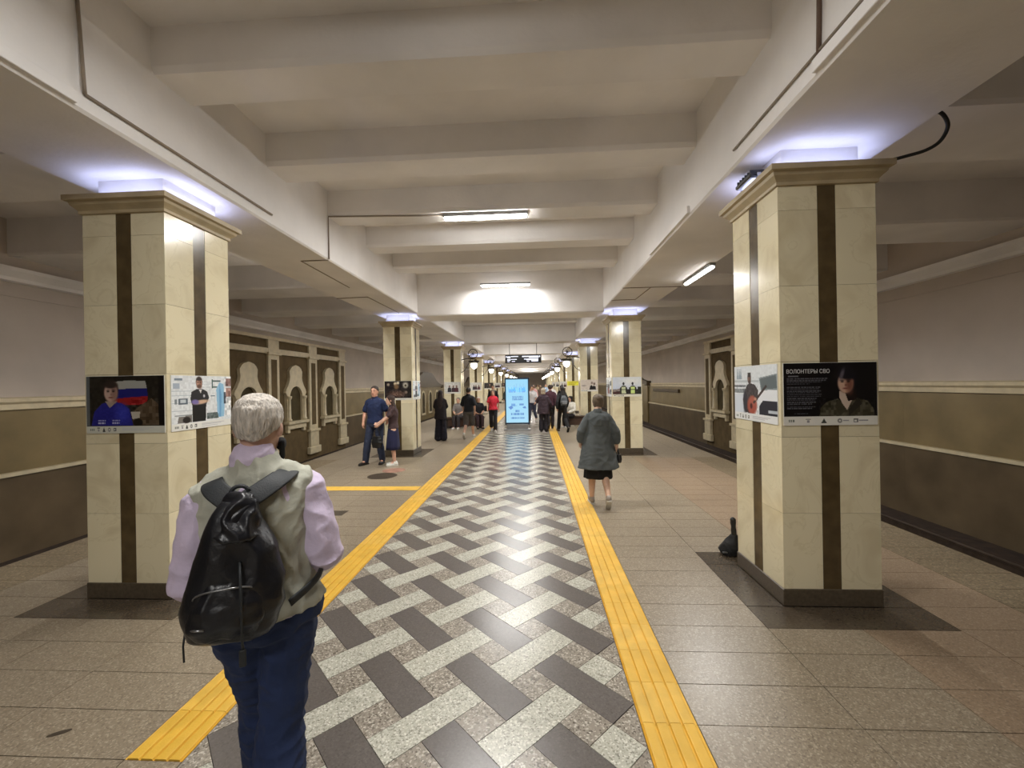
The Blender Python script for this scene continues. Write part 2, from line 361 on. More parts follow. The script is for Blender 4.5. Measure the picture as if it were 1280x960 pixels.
# ------------------------------------------------------------------ track beds and walls
for s, nm in ((-1, 'left'), (1, 'right')):
    a, b = sorted((s * XE, s * (XW + 0.3)))
    t = tag(MB().box(a, b, Y0, Y1, -1.3, -1.0).build('floor_track_' + nm, m_track), kind='structure')
    for xr in (5.75, 7.27):
        MB().prism([(s * xr - 0.07, -1.0), (s * xr + 0.07, -1.0), (s * xr + 0.02, -0.97), (s * xr + 0.02, -0.88), (s * xr + 0.036, -0.87), (s * xr + 0.036, -0.84), (s * xr - 0.036, -0.84), (s * xr - 0.036, -0.87), (s * xr - 0.02, -0.88), (s * xr - 0.02, -0.97)], Y0, Y1, 'y').build('rail', m_steel, t)
    a, b = sorted((s * (XE - 0.02), s * (XE - 0.3)))
    MB().box(a, b, Y0, Y1, -1.0, -0.02).build('platform_face', m_track, t)
    # wall
    a, b = sorted((s * XW, s * (XW + 0.3)))
    wl = tag(MB().box(a, b, Y0, Y1, 1.68, 5.0).build('wall_' + nm, m_plaster2), kind='structure')
    pan = 3.0; k = 0; y = Y0
    pm = {}
    while y < Y1 - 0.01:
        ye = min(y + pan, Y1)
        if 'a' not in pm:
            for key, z0, z1, mm in (('a', 0.46, 1.52, m_wallmid), ('b', -1.0, 0.40, m_walllow)):
                me = MB().box(a, b, 0.001, pan - 0.001, z0, z1).mesh('wall_panel'); me.materials.append(mm); pm[key] = me
        for key in 'ab': inst('wall_panel', pm[key], wl, (0, y, 0))
        y += pan
    for ya, yb in ((Y0, 10.6), (18.75, Y1)):
        MB().prism([(s * XW, 1.50), (s * (XW - 0.05), 1.51), (s * (XW - 0.05), 1.60), (s * (XW - 0.09), 1.64), (s * (XW - 0.09), 1.70), (s * XW, 1.72)], ya, yb, 'y').build('wall_moulding', m_cream, wl)
        MB().prism([(s * (XW + 0.1), 0.39), (s * (XW - 0.045), 0.39), (s * (XW - 0.045), 0.45), (s * (XW + .1), 0.47)], ya, yb, 'y').build('wall_rail', m_cream, wl)
    MB().prism([(s * (XW + .01), 3.42), (s * (XW - 0.02), 3.42), (s * (XW - 0.02), 3.45), (s * (XW + .01), 3.45)], Y0, Y1, 'y').build('picture_rail', m_plaster2, wl)
    MB().prism([(s * (XW + .01), 3.66), (s * (XW - 0.07), 3.68), (s * (XW - 0.07), 3.74), (s * (XW - 0.16), 3.84), (s * (XW - 0.16), 3.90), (s * (XW + .01), 3.94)], Y0, Y1, 'y').build('cornice', m_plaster, wl)
    # architectural relief with pilasters and arched niches
    def wbox(y0, y1, z0, z1, d, mm, name, d0=0.0, bev=0.0, par=None):
        p, q = sorted((s * (XW - d0), s * (XW - d))); return MB().box(p, q, y0, y1, z0, z1).build(name, mm, par or wl, bevel=bev)
    wbox(10.6, 18.75, -0.98, 3.42, 0.05, m_relief, 'relief_backing')
    wbox(10.6, 18.7, 2.94, 3.12, 0.12, m_cream, 'relief_frieze', 0.05)
    wbox(10.6, 18.7, 3.40, 3.50, 0.16, m_cream, 'relief_frieze', 0.0)
    for yc in (10.95, 13.45, 15.92, 18.4):
        p = wbox(yc - 0.29, yc + 0.29, 0.15, 3.42, 0.13, m_cream, 'pilaster', 0.05, 0.008)
        wbox(yc - 0.15, yc + 0.15, 0.35, 2.75, 0.137, m_relief, 'pilaster_panel', 0.12, par=p)
        wbox(yc - 0.37, yc + 0.37, 0.08, 0.17, 0.20, m_cream, 'pedestal_top', 0.05, 0.01, p)
        wbox(yc - 0.30, yc + 0.30, -0.5, 0.08, 0.16, m_cream, 'pedestal', 0.05, 0.01, p)
        wbox(yc - 0.40, yc + 0.40, -0.78, -0.5, 0.20, m_cream, 'pedestal_foot', 0.05, 0.02, p)
        wbox(yc - 0.35, yc + 0.35, 2.90, 2.99, 0.19, m_cream, 'capital', 0.05, 0.01, p)
    for yc in (12.2, 14.7, 17.18):
        outer = [(-0.58, 0.58), (-0.58, 1.55), (-0.66, 1.58), (-0.62, 1.72), (-0.5, 1.86), (-0.40, 2.05), (-0.36, 2.22), (-0.42, 2.34), (-0.36, 2.46), (-0.22, 2.57), (0, 2.62)]
        outer = outer + [(-p, z) for p, z in outer[::-1][1:]]
        n_a = 12; inner = [(-0.40, 0.58), (-0.40, 1.45)] + [(-0.40 * math.cos(t), 1.45 + 0.40 * math.sin(t)) for t in [PI * k / n_a for k in range(1, n_a)]] + [(0.40, 1.45), (0.40, 0.58)]
        po = [outer[min(int(i * (len(outer) - 1) / (len(inner) - 1) + 0.5), len(outer) - 1)] for i in range(len(inner))]
        po[0], po[1], po[-2], po[-1] = (-0.58, 0.58), (-0.58, 1.5), (0.58, 1.5), (0.58, 0.58)
        allo = outer; mb = MB()
        # surround: strip between the outer outline (resampled) and the arch opening
        def resamp(pl, n):
            d = [0]
            for i in range(1, len(pl)): d.append(d[-1] + math.hypot(pl[i][0] - pl[i - 1][0], pl[i][1] - pl[i - 1][1]))
            out = []
            for k in range(n):
                t = d[-1] * k / (n - 1); i = max(j for j in range(len(d)) if d[j] <= t + 1e-9); i = min(i, len(pl) - 2)
                u = (t - d[i]) / max(1e-9, d[i + 1] - d[i]); out.append((pl[i][0] + u * (pl[i + 1][0] - pl[i][0]), pl[i][1] + u * (pl[i + 1][1] - pl[i][1])))
            return out
        N = 41; A = resamp(allo, N); B = resamp(inner, N); vs = []
        for dep in (0.05, 0.15):
            for P_ in (A, B): vs += [(s * (XW - dep), yc + p, z) for p, z in P_]
        fs = []
        for i in range(N - 1):
            fs += [(2 * N + i, 2 * N + i + 1, 3 * N + i + 1, 3 * N + i), (i, i + 1, 2 * N + i + 1, 2 * N + i), (N + i, N + i + 1, 3 * N + i + 1, 3 * N + i), (i, i + 1, N + i + 1, N + i)]
        fs += [(0, N, 3 * N, 2 * N), (N - 1, 2 * N - 1, 4 * N - 1, 3 * N - 1)]
        nich = mb.add(vs, fs).build('niche_surround', m_cream, wl)
        mb = MB(); mb.prism([(yc + p, z) for p, z in inner], s * (XW - 0.052), s * (XW - 0.06), 'x').build('niche_recess', m_recess, nich)
        for q in (-1, 1):
            c0 = (s * (XW - 0.17), yc + q * 0.49, 0.0)
            MB().lathe([(0.085, 0.6), (0.085, 0.68), (0.06, 0.7), (0.052, 1.36), (0.06, 1.38), (0.09, 1.44), (0.09, 1.5), (0.001, 1.5)], 12, c0).build('colonnette', m_cream, nich, True)
        wbox(yc - 0.66, yc + 0.66, 0.50, 0.60, 0.26, m_cream, 'niche_sill', 0.05, 0.01, nich)
        wbox(yc - 0.58, yc + 0.58, 0.32, 0.50, 0.18, m_cream, 'niche_apron', 0.05, 0.01, nich)
        for q in (-1, 1): wbox(yc + q * 0.5 - 0.07, yc + q * 0.5 + 0.07, 0.20, 0.34, 0.16, m_cream, 'niche_bracket', 0.05, 0.01, nich)
    # further down: a house-front relief with a swept gable roof
    for yc in (33.2, 56.0):
        g = [(-5.6, 1.78), (-5.0, 1.86), (-4.0, 1.98), (-3.0, 2.22), (-2.1, 2.6), (-1.4, 2.82), (0, 2.86)]; g = g + [(-p, z) for p, z in g[::-1][1:]]
        low = [(5.6, 1.66), (-5.6, 1.66)]
        gb = MB().prism([(yc + p, z) for p, z in g + low], s * (XW + 0.0), s * (XW - 0.22), 'x').build('gable_roof', m_roof, wl)
        wbox(yc - 5.1, yc + 5.1, -0.9, 1.66, 0.10, m_wallmid, 'house_front', 0.0, par=gb)
        for q in (-1, 1): wbox(yc + q * 5.4 - 0.3, yc + q * 5.4 + 0.3, 1.55, 1.86, 0.3, m_roof, 'gable_finial', 0.0, 0.03, gb)
        for q in (-3.4, -1.1, 1.1, 3.4):
            MB().prism([(yc + q - 0.55, -0.5), (yc + q + 0.55, -0.5), (yc + q + 0.55, 1.0), (yc + q + 0.35, 1.3), (yc + q, 1.42), (yc + q - 0.35, 1.3), (yc + q - 0.55, 1.0)], s * (XW - 0.09), s * (XW - 0.14), 'x').build('house_window', m_cream, gb)
            MB().prism([(yc + q - 0.4, -0.35), (yc + q + 0.4, -0.35), (yc + q + 0.4, 0.95), (yc + q + 0.25, 1.18), (yc + q, 1.26), (yc + q - 0.25, 1.18), (yc + q - 0.4, 0.95)], s * (XW - 0.12), s * (XW - 0.145), 'x').build('window_recess', m_recess, gb)
    wbox(22.2, 26.8, 1.20, 1.37, 0.10, m_roof, 'dark_bar', 0.0, 0.01)  # long dark bar on the wall
for nm, y in (('back', Y0), ('end', Y1)):
    tag(MB().box(-XW - 0.3, XW + 0.3, y - 0.15, y + 0.15, -1.3, 5.0).build('wall_' + nm, m_plaster2), kind='structure')

# ------------------------------------------------------------------ ceiling
ceil = tag(MB().box(-XI, XI, Y0, Y1, ZC, ZC + 0.3).build('ceiling', m_plaster), kind='structure')
for s in (-1, 1):
    a, b = sorted((s * XI, s * XO)); MB().box(a, b, Y0, Y1, ZS, 5.0).build('long_beam', m_plaster, ceil, bevel=0.02)
    a, b = sorted((s * XO, s * (XW + 0.3))); MB().box(a, b, Y0, Y1, 4.72, 5.0).build('side_slab', m_plaster, ceil)
def cham_beam(y0, y1, z0, z1, ch=0.05):
    return [(y0, z1), (y0, z0 + ch), (y0 + ch * 0.5, z0), (y1 - ch * 0.5, z0), (y1, z0 + ch), (y1, z1)]
bm_me = MB().prism(cham_beam(0, 0.42, ZB, ZC + 0.05), -XI - 0.01, XI + 0.01, 'x').mesh('cross_beam'); bm_me.materials.append(m_plaster)
deep = [y + 7.14 for y in PY[:-1]]
k = -8
while 3.1 + 1.4 * k < Y1 - 1:
    y = 3.12 + 1.4 * k
    if y > Y0 and not any(d - 0.45 < y < d + 0.9 for d in deep): inst('cross_beam', bm_me, ceil, (0, y, 0))
    k += 1
dp_me = MB().prism(cham_beam(0, 0.9, 3.58, ZC + 0.05, 0.03), -XI - 0.01, XI + 0.01, 'x').mesh('deep_beam'); dp_me.materials.append(m_plaster)
for d in deep: inst('deep_beam', dp_me, ceil, (0, d, 0))
for s in (-1, 1):
    a, b = sorted((s * (XO - 0.01), s * (XW + 0.05)))
    sb_me = MB().prism(cham_beam(0, 1.0, 4.1, 4.75, 0.04), a, b, 'x').mesh('side_beam'); sb_me.materials.append(m_plaster)
    for k in range(-4, 26):
        y = 3.72 + 2.8 * k
        if Y0 < y < Y1 - 1.2: inst('side_beam', sb_me, ceil, (0, y, 0))

# ------------------------------------------------------------------ pillars
cz = [0.135, 0.735, 1.34, 1.94, 2.54, 3.14, 3.335]
def make_pillar(fine=True):
    root = empty('pillar')
    MB().box(-PW / 2 + 0.012, PW / 2 - 0.012, -PW / 2 + 0.012, PW / 2 - 0.012, 0, 3.4).build('core', m_core, root)
    MB().box(-PW / 2 - 0.008, PW / 2 + 0.008, -PW / 2 - 0.008, PW / 2 + 0.008, 0, 0.135).build('plinth', m_plinth, root, bevel=0.004)
    w1 = (PW - 0.14) / 2
    meshes = {}
    for f in range(4):
        rz = f * PI / 2
        for side in (-1, 1):
            zs = list(zip(cz[:-1], cz[1:])) if fine else [(cz[0], cz[2]), (cz[2], cz[4]), (cz[4], cz[6])]
            for z0, z1 in zs:
                kk = (side, z0, z1)
                if kk not in meshes:
                    x0, x1 = (-PW / 2, -0.07) if side < 0 else (0.07, PW / 2)
                    me = MB().box(x0 + 0.001, x1 - 0.001, -PW / 2, -PW / 2 + 0.03, z0 + 0.0012, z1 - 0.0012).mesh('marble_panel'); me.materials.append(m_marble); meshes[kk] = me
                inst('marble_panel', meshes[kk], root, (0, 0, 0), rz)
        if 's' not in meshes:
            me = MB().box(-0.0695, 0.0695, -PW / 2 + 0.003, -PW / 2 + 0.03, 0.135, 3.335).mesh('stone_stripe'); me.materials.append(m_brown); meshes['s'] = me
        inst('stone_stripe', meshes['s'], root, (0, 0, 0), rz)
    h = PW / 2; prof = [(0.0, 3.33), (0.018, 3.335), (0.018, 3.36), (0.03, 3.375), (0.055, 3.40), (0.062, 3.425), (0.09, 3.432), (0.09, 3.475), (0.08, 3.48)]
    MB().rings([[(-h - o, -h - o, z), (h + o, -h - o, z), (h + o, h + o, z), (-h - o, h + o, z)] for o, z in prof]).build('capital', m_cap, root)
    MB().box(-0.3, 0.3, -0.3, 0.3, 3.47, ZS + 0.01).build('neck', m_plaster, root)
    # lamp strips lying on the capital
    for f in range(4):
        st = MB().box(-0.30, 0.30, -0.37, -0.345, 3.481, 3.497).build('led_strip', m_led, root); st.rotation_euler = (0, 0, f * PI / 2)
    return root
def led_light(x, y):
    for (dx, dy, sx, sy) in ((0, -0.385, 0.62, 0.05), (0, 0.385, 0.62, 0.05), (-0.385, 0, 0.05, 0.62), (0.385, 0, 0.05, 0.62)):
        l = bpy.data.lights.new('led_light', 'AREA'); l.shape = 'RECTANGLE'; l.size = sx; l.size_y = sy; l.energy = LED_W / 4; l.color = LED_C
        o = bpy.data.objects.new('led_light', l); o.location = (x + dx, y + dy, 3.505); o.rotation_euler = (PI, 0, 0); COL.objects.link(o)
pfine = make_pillar(True); pcoarse = make_pillar(False)
ORD = ['first', 'second', 'third', 'fourth', 'fifth', 'sixth', 'seventh', 'eighth', 'ninth', 'tenth', 'eleventh', 'twelfth', 'thirteenth', 'fourteenth', 'fifteenth', 'sixteenth']
ROW = {-1: 'blue hooded top', 1: 'black'}
plabels = {(-1, 0): 'cream marble pillar carrying the poster of a person in a blue hooded top', (1, 0): 'cream marble pillar carrying the black poster with a white heading',
           (-1, 1): 'cream marble pillar standing behind the couple posing together', (1, 1): 'cream marble pillar standing behind the woman in the loose grey coat'}
usedf = usedc = False
for k, y in enumerate(PY):
    for s in (-1, 1):
        fine = k < 2
        if fine: o = copy_tree(pfine) if usedf else pfine; usedf = True
        else: o = copy_tree(pcoarse) if usedc else pcoarse; usedc = True
        o.location = (s * (XP + PW / 2), y + PW / 2, 0)
        tag(o, plabels.get((s, k), 'cream striped pillar, %s in the row beginning with the %s poster' % (ORD[k], ROW[s])), 'pillar', 'marble pillars along the platform')
        if k < 8: led_light(s * (XP + PW / 2), y + PW / 2)

# ------------------------------------------------------------------ tube lamps
def tube_lamp(x, y, z, length, along, label, group, power, glow=None):
    root = empty('tube_lamp', (x, y, z)); root.rotation_euler = (0, 0, PI / 2 if along == 'y' else 0)
    MB().box(-length / 2 - 0.02, length / 2 + 0.02, -0.045, 0.045, 0.0, 0.045).build('housing', m_grey, root, bevel=0.006)
    MB().box(-length / 2, length / 2, -0.035, 0.035, -0.035, 0.0).build('diffuser', glow or m_tube, root, bevel=0.01)
    l = bpy.data.lights.new('tube_light', 'AREA'); l.shape = 'RECTANGLE'; l.size = length; l.size_y = 0.07; l.energy = power; l.color = TUBE_C
    o = bpy.data.objects.new('tube_light', l); o.location = (0, 0, -0.04); link(o, root)
    return tag(root, label, 'lamp', group)
for k in range(-3, 16):
    y = 5.92 + 4.2 * k + 0.12
    lab = {0: 'white tube lamp under the cross beam fed by a thin conduit', 1: 'white tube lamp under the last cross beam before the deep beam'}.get(k, 'white tube lamp across the hall ceiling, %s past the nearest deep beam' % ORD[k - 2] if k > 1 else 'white tube lamp across the hall ceiling, %s before the first pillars' % ORD[-1 - k])
    tube_lamp(-0.07, y, ZB - 0.046, 1.2, 'x', lab, 'tube lamps along the hall ceiling', TUBE_W, m_tube_hooded if k < 2 and k != 0 else None)
for k in range(0, 8):
    tube_lamp(3.44, 7.3 + 7.2 * k, ZS - 0.05, 1.16, 'y', 'slim tube lamp under the beam edge, %s along the black poster row' % ORD[k], 'tube lamps under the beam edges', SIDE_W, m_tube_hooded)
    tube_lamp(-3.62, 7.3 + 7.2 * k, 3.98, 1.16, 'y', 'slim tube lamp on the beam flank, %s along the blue hooded top poster row' % ORD[k], 'tube lamps under the beam edges', SIDE_W, m_tube_hooded)

# ------------------------------------------------------------------ ceiling services
def smooth_path(P_, n=6):
    P_ = [Vector(p) for p in P_]; out = []
    for i in range(len(P_) - 1):
        p0, p1, p2, p3 = P_[max(0, i - 1)], P_[i], P_[i + 1], P_[min(len(P_) - 1, i + 2)]
        for k in range(n):
            t = k / n; out.append(.5 * ((2 * p1) + (p2 - p0) * t + (2 * p0 - 5 * p1 + 4 * p2 - p3) * t * t + (3 * p1 - p0 - 3 * p2 + p3) * t ** 3))
    return out + [P_[-1]]
def cable(name, pts, r, label, mt=None, group='cables and conduits on the beams', cat='cable'):
    return tag(MB().tube(pts, r, 8).build(name, mt or m_cable, None, True), label, cat, group)
cable('conduit', [(-XI + 0.012, 5.92, ZS + 0.01), (-XI + 0.012, 5.92, ZB - 0.012), (-0.7, 5.92 + 0.12, ZB - 0.012)], 0.011, 'thin conduit running up the beam flank to the nearest tube lamp', mat('conduit_dark', (140, 127, 112), 0.6))
cable('conduit', [(-XI, 5.92, ZS - 0.008), (-2.78, 5.92, ZS - 0.008), (-2.82, 7.6, ZS - 0.008)], 0.008, 'thin dark cable bent across the soffit below the lamp conduit', MATS['conduit_dark'])
cable('conduit', [(-3.5, 8.5, ZS - 0.008), (-2.82, 8.45, ZS - 0.008), (-2.8, 10.4, ZS - 0.008)], 0.008, 'dark cable along the soffit toward the pillar behind the couple', MATS['conduit_dark'])
cable('conduit', [(XI, 8.3, ZS - 0.008), (3.5, 8.3, ZS - 0.008)], 0.008, 'thin dark cable straight across the soffit past the bare tube lamp', MATS['conduit_dark'])
cable('conduit', [(XI, 9.5, ZS - 0.008), (2.9, 9.5, ZS - 0.008), (2.92, 8.3, ZS - 0.008)], 0.008, 'thin dark cable with one corner on the soffit before the grey coat pillar', MATS['conduit_dark'])
cable('conduit', [(XI - 0.012, y, ZS + 0.13) for y in (2.0, 2.7, 3.7)], 0.009, 'thin cable lying along the beam flank over the floodlight', MATS['conduit_dark'])
cable('conduit', [(XI - 0.012, 2.62, ZS + 0.11), (XI - 0.012, 2.6, ZB - 0.02), (XI - 0.012, 2.6, 4.6)], 0.014, 'upright brown conduit on the beam flank above the black poster', mat('conduit_brown', (110, 88, 74), 0.6))
cable('conduit', [(-XI + 0.012, y, ZS + 0.12) for y in (2.62, 3.4, 4.6)], 0.011, 'long grey cable lying along the beam flank above the hooded top poster', MATS['conduit_dark'])
cable('conduit', [(-XI + 0.012, 2.62, ZS + 0.12), (-XI + 0.03, 2.6, ZS + 0.15), (-XI + 0.012, 2.58, 4.4)], 0.011, 'upright cable with a clip on the beam flank above the hooded top poster', MATS['conduit_dark'])
cable('cable_loop', smooth_path([(3.38, 3.40, 3.49), (3.48, 3.36, 3.50), (3.58, 3.30, 3.51), (3.64, 3.25, 3.55), (3.645, 3.2, 3.63), (3.58, 3.17, 3.70), (3.49, 3.15, 3.72)]), 0.013, 'black cable loop hanging beside the capital with the black poster', m_black)
def ledge(y0, y1, s, label):  # plaster ledge added where lamplight brightens the foot of the beam flank
    a, b = sorted((s * (XI - 0.03), s * (XI + 0.005)))
    return tag(MB().box(a, b, y0, y1, ZS + 0.02, ZS + 0.10).build('lit_band_ledge', m_plaster, None, bevel=0.004), label, 'light band', 'added ledges for the lit bands on the beam flanks')
ledge(1.2, 2.66, 1, 'added ledge for the lit band on the beam flank beside the upright brown conduit')
ledge(1.2, 2.56, -1, 'added ledge for the lit band on the beam flank ending at the cable clip')
ledge(4.75, 6.3, 1, 'added ledge for the lit band on the beam flank past the floodlight')
def floodlight(x, y, s, label):
    r = empty('floodlight', (x, y, 3.482), 0)
    MB().box(-0.07, 0.07, -0.13, 0.13, 0.05, 0.085).build('body', m_black, r, bevel=0.008)
    for k in range(6): MB().box(-0.06, 0.06, -0.115 + k * 0.044, -0.105 + k * 0.044, 0.085, 0.115).build('cooling_fin', m_black, r)
    MB().box(-0.06, 0.06, -0.12, 0.12, 0.044, 0.05).build('glass', m_grey, r)
    for q in (-1, 1): MB().box(-0.015, 0.015, q * 0.14 - 0.005, q * 0.14 + 0.005, 0.0, 0.08).build('bracket', m_grey, r)
    return tag(r, label, 'floodlight', 'floodlights on the capitals')
floodlight(XP - 0.02 + 0.0, 3.78, 1, 'small black floodlight on the capital over the guitar player poster')
floodlight(-XP - PW + 0.0, 3.78, -1, 'small black floodlight on the capital over the blue hooded top poster')

# ------------------------------------------------------------------ printed posters
class Pic:
    def __init__(s, W=142, H=100, bg=(20, 20, 20)):
        s.W, s.H = W, H; s.a = np.zeros((H, W, 3)); s.a[:] = bg
        s.X, s.Y = np.meshgrid((np.arange(W) + .5) / W, (np.arange(H) + .5) / H); s.rs = np.random.RandomState(3)
    def mix(s, m, c): s.a = s.a * (1 - m[..., None]) + np.array(c, float) * m[..., None]
    def ell(s, cx, cy, rx, ry, c, soft=0.12, ang=0.0):
        asp = s.W / s.H; dx, dy = (s.X - cx) * asp, s.Y - cy; ca, sa = math.cos(ang), math.sin(ang)
        u, v = (dx * ca + dy * sa) / (rx * asp), (-dx * sa + dy * ca) / ry
        s.mix(np.clip((1 + soft - np.sqrt(u * u + v * v)) / (2 * soft), 0, 1), c)
    def poly(s, pts, c):
        ins = np.zeros_like(s.X, bool); n = len(pts)
        for i in range(n):
            (x1, y1), (x2, y2) = pts[i], pts[(i + 1) % n]
            if y1 == y2: continue
            t = ((y1 > s.Y) != (y2 > s.Y)) & (s.X < (x2 - x1) * (s.Y - y1) / (y2 - y1) + x1); ins ^= t
        s.mix(ins.astype(float), c)
    def rect(s, x0, y0, x1, y1, c): s.mix(((s.X >= x0) & (s.X < x1) & (s.Y >= y0) & (s.Y < y1)).astype(float), c)
    def speck(s, x0, y0, x1, y1, amt, cell=3):
        n = s.rs.rand(s.H // cell + 1, s.W // cell + 1).repeat(cell, 0).repeat(cell, 1)[:s.H, :s.W] - .5
        m = ((s.X >= x0) & (s.X < x1) & (s.Y >= y0) & (s.Y < y1)); s.a += (n * amt * m)[..., None]
    def text(s, x0, x1, y, h, c, n=None):
        x = x0
        while x < x1:
            wd = s.rs.uniform(.012, .045); s.rect(x, y, min(x + wd, x1), y + h, c); x += wd + .008
    def strip(s, y0=0.86, five=True, col=(222, 220, 212)):
        s.rect(0, y0, 1, 1, col); yc = (y0 + 1) / 2
        xs = (.08, .26, .43, .60, .77) if five else (.07, .15, .22, .29, .36)
        for i, x in enumerate(xs):
            d = (96, 96, 98); sz = .026 if five else .018
            if i == 0:
                for k in range(3): s.rect(x - .03 + k * .022, yc - .022, x - .014 + k * .022, yc + .022, (118, 124, 116))
            elif i == 1: s.rect(x - sz, yc - .035, x + sz, yc - .02, d); s.rect(x - sz * .6, yc - .012, x + sz * .6, yc + .03, (150, 146, 150))
            elif i == 2: s.poly([(x, yc - .045), (x + sz, yc + .03), (x - sz, yc + .03)], (60, 66, 58)); s.rect(x - sz, yc + .02, x + sz, yc + .036, (70, 70, 66))
            elif i == 3: s.ell(x, yc, sz * .9, .034, d, .3); s.ell(x, yc, sz * .45, .016, (222, 220, 212), .3); s.rect(x + .035, yc - .01, x + .1 if five else x + .036, yc + .004, (160, 158, 160))
            else: s.rect(x - sz, yc - .03, x + sz, yc + .03, d); s.rect(x - sz * .5, yc - .014, x + sz * .5, yc + .014, (222, 220, 212)); s.rect(x + .035, yc - .008, x + .13 if five else x + .036, yc + .006, (150, 150, 152))
        if not five:
            for k in range(3): s.rect(.46, yc - .03 + k * .022, .86 - .06 * k, yc - .02 + k * .022, (186, 186, 190))
    def mesh(s, w, h, name='print', flip=False):
        W, H = s.W, s.H; me = bpy.data.meshes.new(name)
        vs = [(-w / 2 + w * i / W, 0, h / 2 - h * j / H) for j in range(H + 1) for i in range(W + 1)]
        fs = [(j * (W + 1) + i, (j + 1) * (W + 1) + i, (j + 1) * (W + 1) + i + 1, j * (W + 1) + i + 1) for j in range(H) for i in range(W)]
        me.from_pydata(vs, [], fs); ca = me.color_attributes.new('print', 'FLOAT_COLOR', 'CORNER')
        c = np.clip(s.a, 0, 255) / 255; c = np.where(c <= .04045, c / 12.92, ((c + .055) / 1.055) ** 2.4)
        col = np.ones((H * W, 4)); col[:, :3] = c.reshape(-1, 3); ca.data.foreach_set('color', col.repeat(4, 0).astype(np.float32).ravel())
        return me
def face_simple(p, cx, cy, rx, ry, skin, shade, hair):
    p.ell(cx, cy - ry * .25, rx * 1.16, ry * 1.12, hair); p.ell(cx, cy, rx, ry, skin)
    p.ell(cx + rx * .55, cy + ry * .05, rx * .5, ry * .9, shade, .5); p.ell(cx, cy - ry * .82, rx * .98, ry * .36, hair, .3)
    for q in (-1, 1): p.ell(cx + q * rx * .4, cy - ry * .12, rx * .2, ry * .07, (46, 34, 30), .4); p.ell(cx + q * rx * .4, cy - ry * .27, rx * .26, ry * .05, hair, .5)
    p.ell(cx + rx * .06, cy + ry * .2, rx * .14, ry * .1, shade, .5); p.ell(cx, cy + ry * .52, rx * .34, ry * .07, (122, 66, 60), .5)
def pic_black():
    p = Pic(bg=(9, 7, 11))
    for y, x1 in ((.245, .47), (.275, .46), (.30, .41), (.33, .28), (.385, .40), (.41, .38), (.445, .40), (.47, .38), (.50, .41), (.53, .40), (.565, .35), (.59, .34), (.625, .35), (.655, .30), (.70, .34), (.725, .30), (.86 - .05, .26)): p.text(.035 if y < .8 else .11, x1, y, .014, (84, 84, 90))
    p.rect(.05, .205, .16, .225, (112, 112, 116))
    p.poly([(.38, .86), (.40, .72), (.46, .63), (.58, .58), (.68, .66), (.78, .57), (.90, .62), (.96, .74), (.97, .86)], (66, 62, 48)); p.speck(.38, .57, .97, .86, 46, 4)
    p.poly([(.60, .46), (.70, .46), (.73, .62), (.68, .76), (.63, .66), (.60, .56)], (196, 176, 160)); p.poly([(.66, .48), (.78, .44), (.78, .60), (.69, .62)], (26, 14, 14))
    p.ell(.675, .26, .105, .22, (18, 16, 24)); face_simple(p, .665, .33, .082, .165, (196, 160, 138), (120, 78, 64), (20, 16, 24))
    p.ell(.70, .20, .09, .075, (16, 14, 22), .3); p.ell(.63, .19, .02, .09, (90, 84, 92), .5, .3); p.poly([(.59, .58), (.67, .76), (.60, .86), (.55, .70)], (58, 54, 40)); p.poly([(.70, .74), (.80, .56), (.84, .66), (.70, .86)], (40, 36, 30))
    p.strip(.865); return p
def pic_blue():
    p = Pic(bg=(30, 26, 20)); p.speck(0, 0, 1, .9, 26, 5); p.rect(0, 0, .045, .87, (92, 96, 98)); p.rect(.93, 0, 1, .87, (12, 8, 8))
    p.poly([(.36, .10), (.52, .08), (.76, .09), (.78, .22), (.36, .24)], (156, 156, 150)); p.poly([(.36, .24), (.56, .22), (.78, .22), (.79, .36), (.36, .40)], (22, 24, 104)); p.poly([(.36, .40), (.60, .37), (.79, .36), (.78, .50), (.38, .52)], (140, 24, 28))
    p.poly([(.62, .60), (.72, .50), (.84, .40), (.92, .5), (.93, .87), (.58, .87)], (74, 60, 44)); p.speck(.58, .40, .93, .87, 44, 6); p.poly([(.57, .63), (.69, .63), (.68, .74), (.59, .76)], (176, 168, 156)); p.ell(.66, .82, .06, .07, (24, 18, 14))
    p.poly([(.06, .87), (.10, .62), (.20, .48), (.32, .44), (.46, .48), (.55, .58), (.60, .87)], (30, 30, 124)); p.ell(.46, .66, .08, .14, (48, 54, 160), .6); p.poly([(.24, .44), (.40, .44), (.30, .56)], (150, 134, 124)); p.speck(.06, .5, .6, .87, 14, 3)
    face_simple(p, .315, .29, .085, .165, (186, 156, 142), (140, 108, 98), (44, 34, 30))
    for x in (.15, .33): p.text(x, x + .10, .775, .02, (150, 150, 190)); p.text(x, x + .09, .81, .03, (176, 176, 205))
    p.strip(.88, False, (200, 200, 188)); return p
